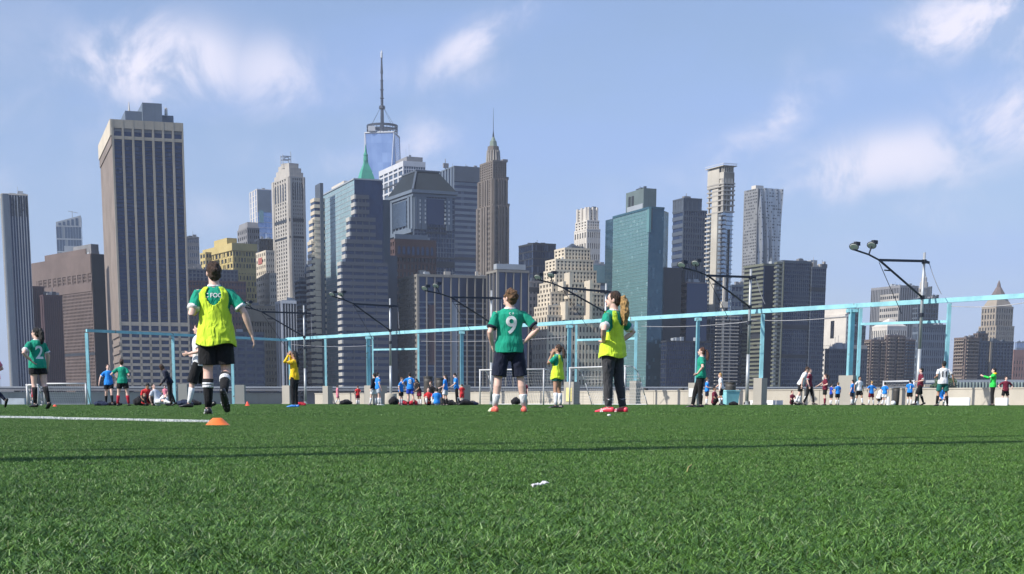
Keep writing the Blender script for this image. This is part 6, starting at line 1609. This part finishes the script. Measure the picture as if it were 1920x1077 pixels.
person(296, 740, 760, 55, 60, 'kid in light grey top lying back on the turf beside the red shirt kid', H=1.5, arms=('lap','behind'), legs=('sit','long'), drop=.80, lean=-20, hair=(H_BLK,'short'), shirt=C_LGRY, shorts=C_WHT, socks=C_WHT, **K)
person(63, 722, 757, 84, 95, 'small child in pink and red inside the little goal at far left', H=1.12, arms=('fwd','down'), legs=('fore','stepback'), hair=(H_BRN,'pony'), shirt=C_PINK, shorts=C_RED, **K)
person(633, 729, 758, 86, 100, 'small child in pink striped shirt left of the wide concrete block', H=1.1, arms=('bent','down'), legs=('fore','stepback'), hair=(H_BRN,'short'), shirt=C_PINK, shorts=C_PINK, socks=C_WHT, **K)
person(671, 731, 758, 86, 200, 'small child in red shirt in front of the pale wall, right of the pink child', H=1.1, arms=('bent','bent'), legs=('stand','stand'), hair=(H_RED,'short'), shirt=C_RED, shorts=C_MRN, **K)
person(709, 697, 761, 66, 115, 'boy in blue shirt and white socks standing sideways by the wide concrete block', arms=('down','down'), legs=('fore','stand'), hair=(H_BLK,'short'), shirt=C_BLUE, shorts=C_LGRY, socks=C_WHT, shoes=S_WHT, cuff=C_WHT, short_len=.66, **K)
person(702, 699, 761, 69, 240, 'person in dark coat just behind the blue shirt boy by the wide block', arms=('down','down'), legs=('fore','stand'), hair=(H_BLK,'curly'), shirt=C_NAVY, shorts=C_WHT, longsleeve=True, **K)
person(752, 707, 761, 67, 60, 'fair haired boy in blue shirt and black shorts right of the second mast', arms=('lap','down'), legs=('stand','stand'), hair=(H_LBR,'short'), shirt=C_BLUE, shorts=C_BLK, socks=C_LGRY, cuff=C_WHT, lean=6, **K)
person(769, 697, 761, 64, 180, 'player in blue shirt with white number and royal blue shorts seen from behind', arms=('hip','down'), legs=('stand','apart'), hair=(H_BLK,'short'), shirt=C_BLUE, shorts=C_RBLU, socks=SKIN and C_BLK, number=[('8',.26,1.24,PRT,.006)], short_len=.62, sock_top=.2, **K)
person(786, 708, 761, 64, 300, 'player in black top bending forward between two blue shirt players', arms=('lap','lap'), legs=('apart','stand'), hair=(H_BLK,'long'), skin=SKIN2, shirt=C_BLK, shorts=C_MRN, lean=18, **K)
person(803, 735, 761, 64, 10, 'kid in red shirt sitting in front of the dark drum', H=1.35, arms=('lap','lap'), legs=('sit','sit'), drop=.78, hair=(H_BRN,'pony'), shirt=C_RED, shorts=C_BLK, **K)
person(812, 718, 760, 70, 330, 'player with red cap in black shirt crouching by the drums', H=1.55, arms=('lap','lap'), legs=('crouch','crouch'), drop=.42, lean=20, hair=(H_RED,'short'), shirt=C_BLK, shorts=C_BLK, **K)
person(819, 740, 761, 63, 190, 'kid in blue shirt sitting on the turf right of the red shirt kid', H=1.3, arms=('lap','down'), legs=('sit','sit'), drop=.78, hair=(H_BLK,'short'), shirt=C_BLUE, shorts=C_LGRY, **K)
person(835, 701, 761, 64, 250, 'player in blue shirt and white shorts with long dark hair, legs spread wide', arms=('down','lap'), legs=('wide','apart'), hair=(H_BLK,'long'), shirt=C_BLUE, shorts=C_WHT, socks=C_BLK, female=True, **K)
person(856, 701, 762, 64, 275, 'player in blue shirt and black trousers looking down, right of the white shorts player', arms=('lap','lap'), legs=('stand','stepback'), hair=(H_BLK,'short'), shirt=C_BLUE, shorts=C_BLK, pants=True, cuff=C_WHT, nod=22, lean=6, **K)
person(866, 727, 760, 82, 200, 'small child in red shirt half hidden behind the black trousers player', H=1.15, hair=(H_BRN,'short'), shirt=C_RED, shorts=C_RED, **K)
person(983, 714, 759, 85, 350, 'kid in maroon kit standing inside the white goal', H=1.38, arms=('down','down'), legs=('apart','stand'), hair=(H_RED,'short'), shirt=C_MRN, shorts=C_MRN, socks=C_BLK, **K)
person(1325, 704, 757, 70, 90, 'small kid in blue shirt behind the woman in black trousers', H=1.3, arms=('down','bent'), hair=(H_LBR,'short'), shirt=C_BLUE, shorts=C_NAVY, **K)
person(1352, 694, 757, 64, 258, 'blond kid in white shirt beside the light blue bin', arms=('down','lap'), legs=('stand','stand'), hair=(H_BLD,'short'), shirt=C_WHT, shorts=C_BLK, pants=False, socks=C_BLK, short_len=.55, lean=8, **K)
person(1339, 728, 757, 62, 60, 'person in dark red top sitting on the turf beside the blond white shirt kid', H=1.4, arms=('lap','lap'), legs=('sit','sit'), drop=.78, hair=(H_BLK,'short'), skin=SKIN2, shirt=C_MRN, shorts=C_BLK, **K)
person(1500, 692, 757, 62, 80, 'player in white shirt and black shorts stooping forward toward the maroon player', H=1.62, arms=('lap','down'), legs=('apart','stepback'), lean=24, hair=(H_BRN,'short'), shirt=C_WHT, shorts=C_BLK, socks=C_WHT, **K)
person(1516, 687, 757, 64, 60, 'tall maroon shirt player in black trousers behind the stooping white shirt player', arms=('down','down'), legs=('fore','stepback'), hair=(H_RED,'short'), shirt=C_MRN, shorts=C_BLK, pants=True, cuff=C_WHT, **K)
person(1546, 696, 757, 66, 262, 'girl in maroon shirt with ponytail reaching out, white number on her back', arms=('bent','reach'), legs=('stand','stand'), hair=(H_BRN,'pony'), shirt=C_MRN, shorts=C_BLK, socks=C_MRN, female=True, number=[('8',.24,1.2,PRT,.005)], **K)
person(1558, 722, 757, 72, 100, 'little kid in royal blue top left of the kid by the broad block', H=1.05, hair=(H_BLK,'short'), shirt=C_RBLU, shorts=C_NAVY, **K)
person(1570, 719, 757, 70, 200, 'kid in blue shirt and black shorts in front of the broadest concrete block', H=1.08, hair=(H_LBR,'short'), shirt=C_BLUE, shorts=C_BLK, **K)
person(1597, 713, 757, 70, 240, 'kid in blue shirt partly behind the white shirt player, right of the broad block', H=1.2, hair=(H_BLK,'short'), shirt=C_BLUE, shorts=C_NAVY, **K)
person(1610, 702, 757, 64, 30, 'player in loose white shirt and black shorts facing the camera, right of the broad block', arms=('down','out'), legs=('fore','stepback'), hair=(H_BLK,'short'), skin=SKIN2, shirt=C_WHT, shorts=C_BLK, wid=1.1, **K)
person(1633, 718, 757, 68, 200, 'light haired kid in blue shirt and maroon shorts near the small right goal', H=1.1, arms=('akimbo','akimbo'), legs=('apart','apart'), hair=(H_BLD,'short'), shirt=C_BLUE, shorts=C_MRN, **K)
person(1647, 722, 757, 68, 120, 'kid in white shirt crouching between two blue shirt kids on the right', H=1.2, arms=('lap','lap'), legs=('crouch','crouch'), drop=.35, lean=20, hair=(H_BLK,'short'), shirt=C_WHT, shorts=C_BLK, **K)
person(1658, 722, 757, 67, 160, 'dark haired kid in blue shirt and white shorts left of the dark bin', H=1.05, hair=(H_BLK,'short'), shirt=C_BLUE, shorts=C_WHT, **K)
person(1705, 717, 757, 66, 170, 'small kid in light blue shirt under the nearest light mast', H=1.15, hair=(H_BLK,'short'), shirt=C_BLUE, shorts=C_BLK, number=[('1',.2,1.2,PRT,.006)], **K)
person(1724, 687, 758, 60, 262, 'player in maroon shirt and black shorts walking left beside the nearest mast', arms=('bent','out'), legs=('fore','stepback'), hair=(H_BLK,'short'), shirt=C_MRN, shorts=C_BLK, socks=C_BLK, cuff=C_WHT, short_len=.5, **K)
person(1766, 671, 758, 54, 184, 'player in white shirt numbered 11 and dark green shorts seen from behind', arms=('bent','out'), legs=('apart','apart'), hair=(H_BLK,'short'), skin=SKIN2, shirt=C_WHT, shorts=C_DGRN, socks=C_BLK, number=[('11',.27,1.22,PRD,.008)], wid=1.1, short_len=.58, **K)
person(1763, 736, 758, 58, 0, 'little kid in bright blue crouching between the legs of player numbered 11', H=1.1, arms=('lap','lap'), legs=('crouch','crouch'), drop=.45, lean=20, hair=(H_RED,'short'), shirt=C_BLUE, shorts=C_BLUE, **K)
person(1860, 685, 758, 59, 255, 'adult in bright green jacket with yellow hood and black trousers, arms raised in front', arms=('fwd','fwd'), legs=('apart','stand'), hair=(H_BLK,'short'), shirt=C_JKT, shorts=C_BLK, pants=True, socks=None, shoes=S_BLK, longsleeve=True, hood=C_YEL, wid=1.12, **K)
person(1884, 711, 758, 64, 10, 'player in maroon shirt with hands on hips near the right edge of the photo', H=1.25, arms=('akimbo','akimbo'), legs=('apart','apart'), hair=(H_BRN,'short'), shirt=C_MRN, shorts=C_BLK, wid=1.15, **K)
for px, Y, lb, hr in ((1485,72,'dark haired head and shoulders of a kid sitting by the long white board',H_RED),(1460,84,'kid in black sitting against the pale wall left of the maroon player',H_BLK)):
    person(px, 738, 757, Y, 40, lb, H=1.25, arms=('lap','lap'), legs=('sit','sit'), drop=.78, hair=(hr,'short'), shirt=C_BLK if hr is H_BLK else C_MRN, shorts=C_BLK, **K)
# kit bags on the turf edge
BAG = cloth('bag_black', (.015,.015,.018), .9); BAGN = cloth('bag_navy', (.02,.03,.07), .9); BAGR = cloth('bag_red', (.5,.03,.05), .9)
def bag(px, Y, w, h, m_, label, seed, wheel=False):
    p = P(px, HOR, Y); rr = random.Random(seed); w *= .8; h *= .72; root = empty('kit_bag', label, 'bag', (p.x, Y, 0), rr.uniform(-.4,.4), 'kit bags along the turf edge')
    V = []; F = []
    sweep(V, F, [(-w*.42,0,h*.42),(-w*.2,0,h*.5),(w*.1,0,h*.48),(w*.42,0,h*.38)], [(h*.35,h*.36),(h*.5,h*.46),(h*.48,h*.44),(h*.3,h*.32)], (0,1,0), 12)
    blob(V, F, (w*rr.uniform(-.2,.2), .05, h*.7), (w*.22,h*.3,h*.3), 10, 6)
    fuse('bag_body', V, F, .02, m_, root, 2, .02, (6,6,6))
    b = MB(); b.path([(-w*.25,-h*.3,h*.75),(-w*.12,-h*.35,h*1.0),(w*.12,-h*.35,h*1.0),(w*.25,-h*.3,h*.72)], .012, 6); b.build('handle', BAGN, root)
for i, (px, Y, w, h, m_, lb) in enumerate(((265,57,.55,.55,BAG,'black kit bag standing left of the red shirt kid'),(190,58,.75,.28,BAGN,'dark flat kit bag behind the blue shirt girl'),(216,60,.7,.25,BAG,'black bag on the turf between the blue and the green girl'),
 (347,62,.9,.35,BAGN,'navy kit bag right of the dark concrete block'),(362,64,.9,.38,BAG,'black kit bag behind the white shirt runner'),(649,84,.8,.42,BAG,'black bag against the pale wall between the two small children'),(776,66,.5,.35,BAGR,'red bag between the two blue shirt players'),(758,68,.5,.33,BAGR,'small red bag behind the fair haired boy'),
 (840,66,.9,.35,BAG,'black bag at the feet of the white shorts player'),(873,68,.9,.38,BAG,'black kit bag right of the black trousers player'),(886,70,.7,.3,BAGN,'dark bag left of the white goal'),(968,84,.5,.6,BAG,'dark rounded bag inside the white goal'),(739,72,.4,.6,BAG,'dark backpack leaning right of the mast foot'),(1376,66,.5,.25,BAG,'small black bag right of the light blue bin'),(565,60,.5,.25,BAGR,'dull red bag behind the keeper in yellow'),(1402,80,.5,.3,BAG,'black bag near the foot of the fifth mast'))): bag(px, Y, w, h, m_, lb, i)
# footballs
def ball(px, Y, label, zz=0):
    V = []; F = []; blob(V, F, (0,0,.11), (.11,.11,.11), 16, 10); b = MB(); b.v = V; b.f = F; p = P(px, HOR, Y)
    o = b.build('football', mat('ball_white', (.8,.8,.78), .35), None, True, label=label, cat='ball'); o.location = (p.x, Y, zz)
ball(1716,62,'white football beside the maroon player walking left'); ball(1675,66,'white football in front of the small right goal')
# ------------------------------------------------------------------ haze
hm = bpy.data.materials.new('haze'); hm.use_nodes = True; t = hm.node_tree; t.nodes.clear()
pv = t.nodes.new('ShaderNodeVolumePrincipled'); pv.inputs['Color'].default_value = (.80,.88,1.0,1); pv.inputs['Density'].default_value = .00008
o_ = t.nodes.new('ShaderNodeOutputMaterial'); t.links.new(pv.outputs[0], o_.inputs['Volume'])
MB().box(-6100,6100,-1000,9100,-4.6,600).build('haze', hm, kind='stuff')
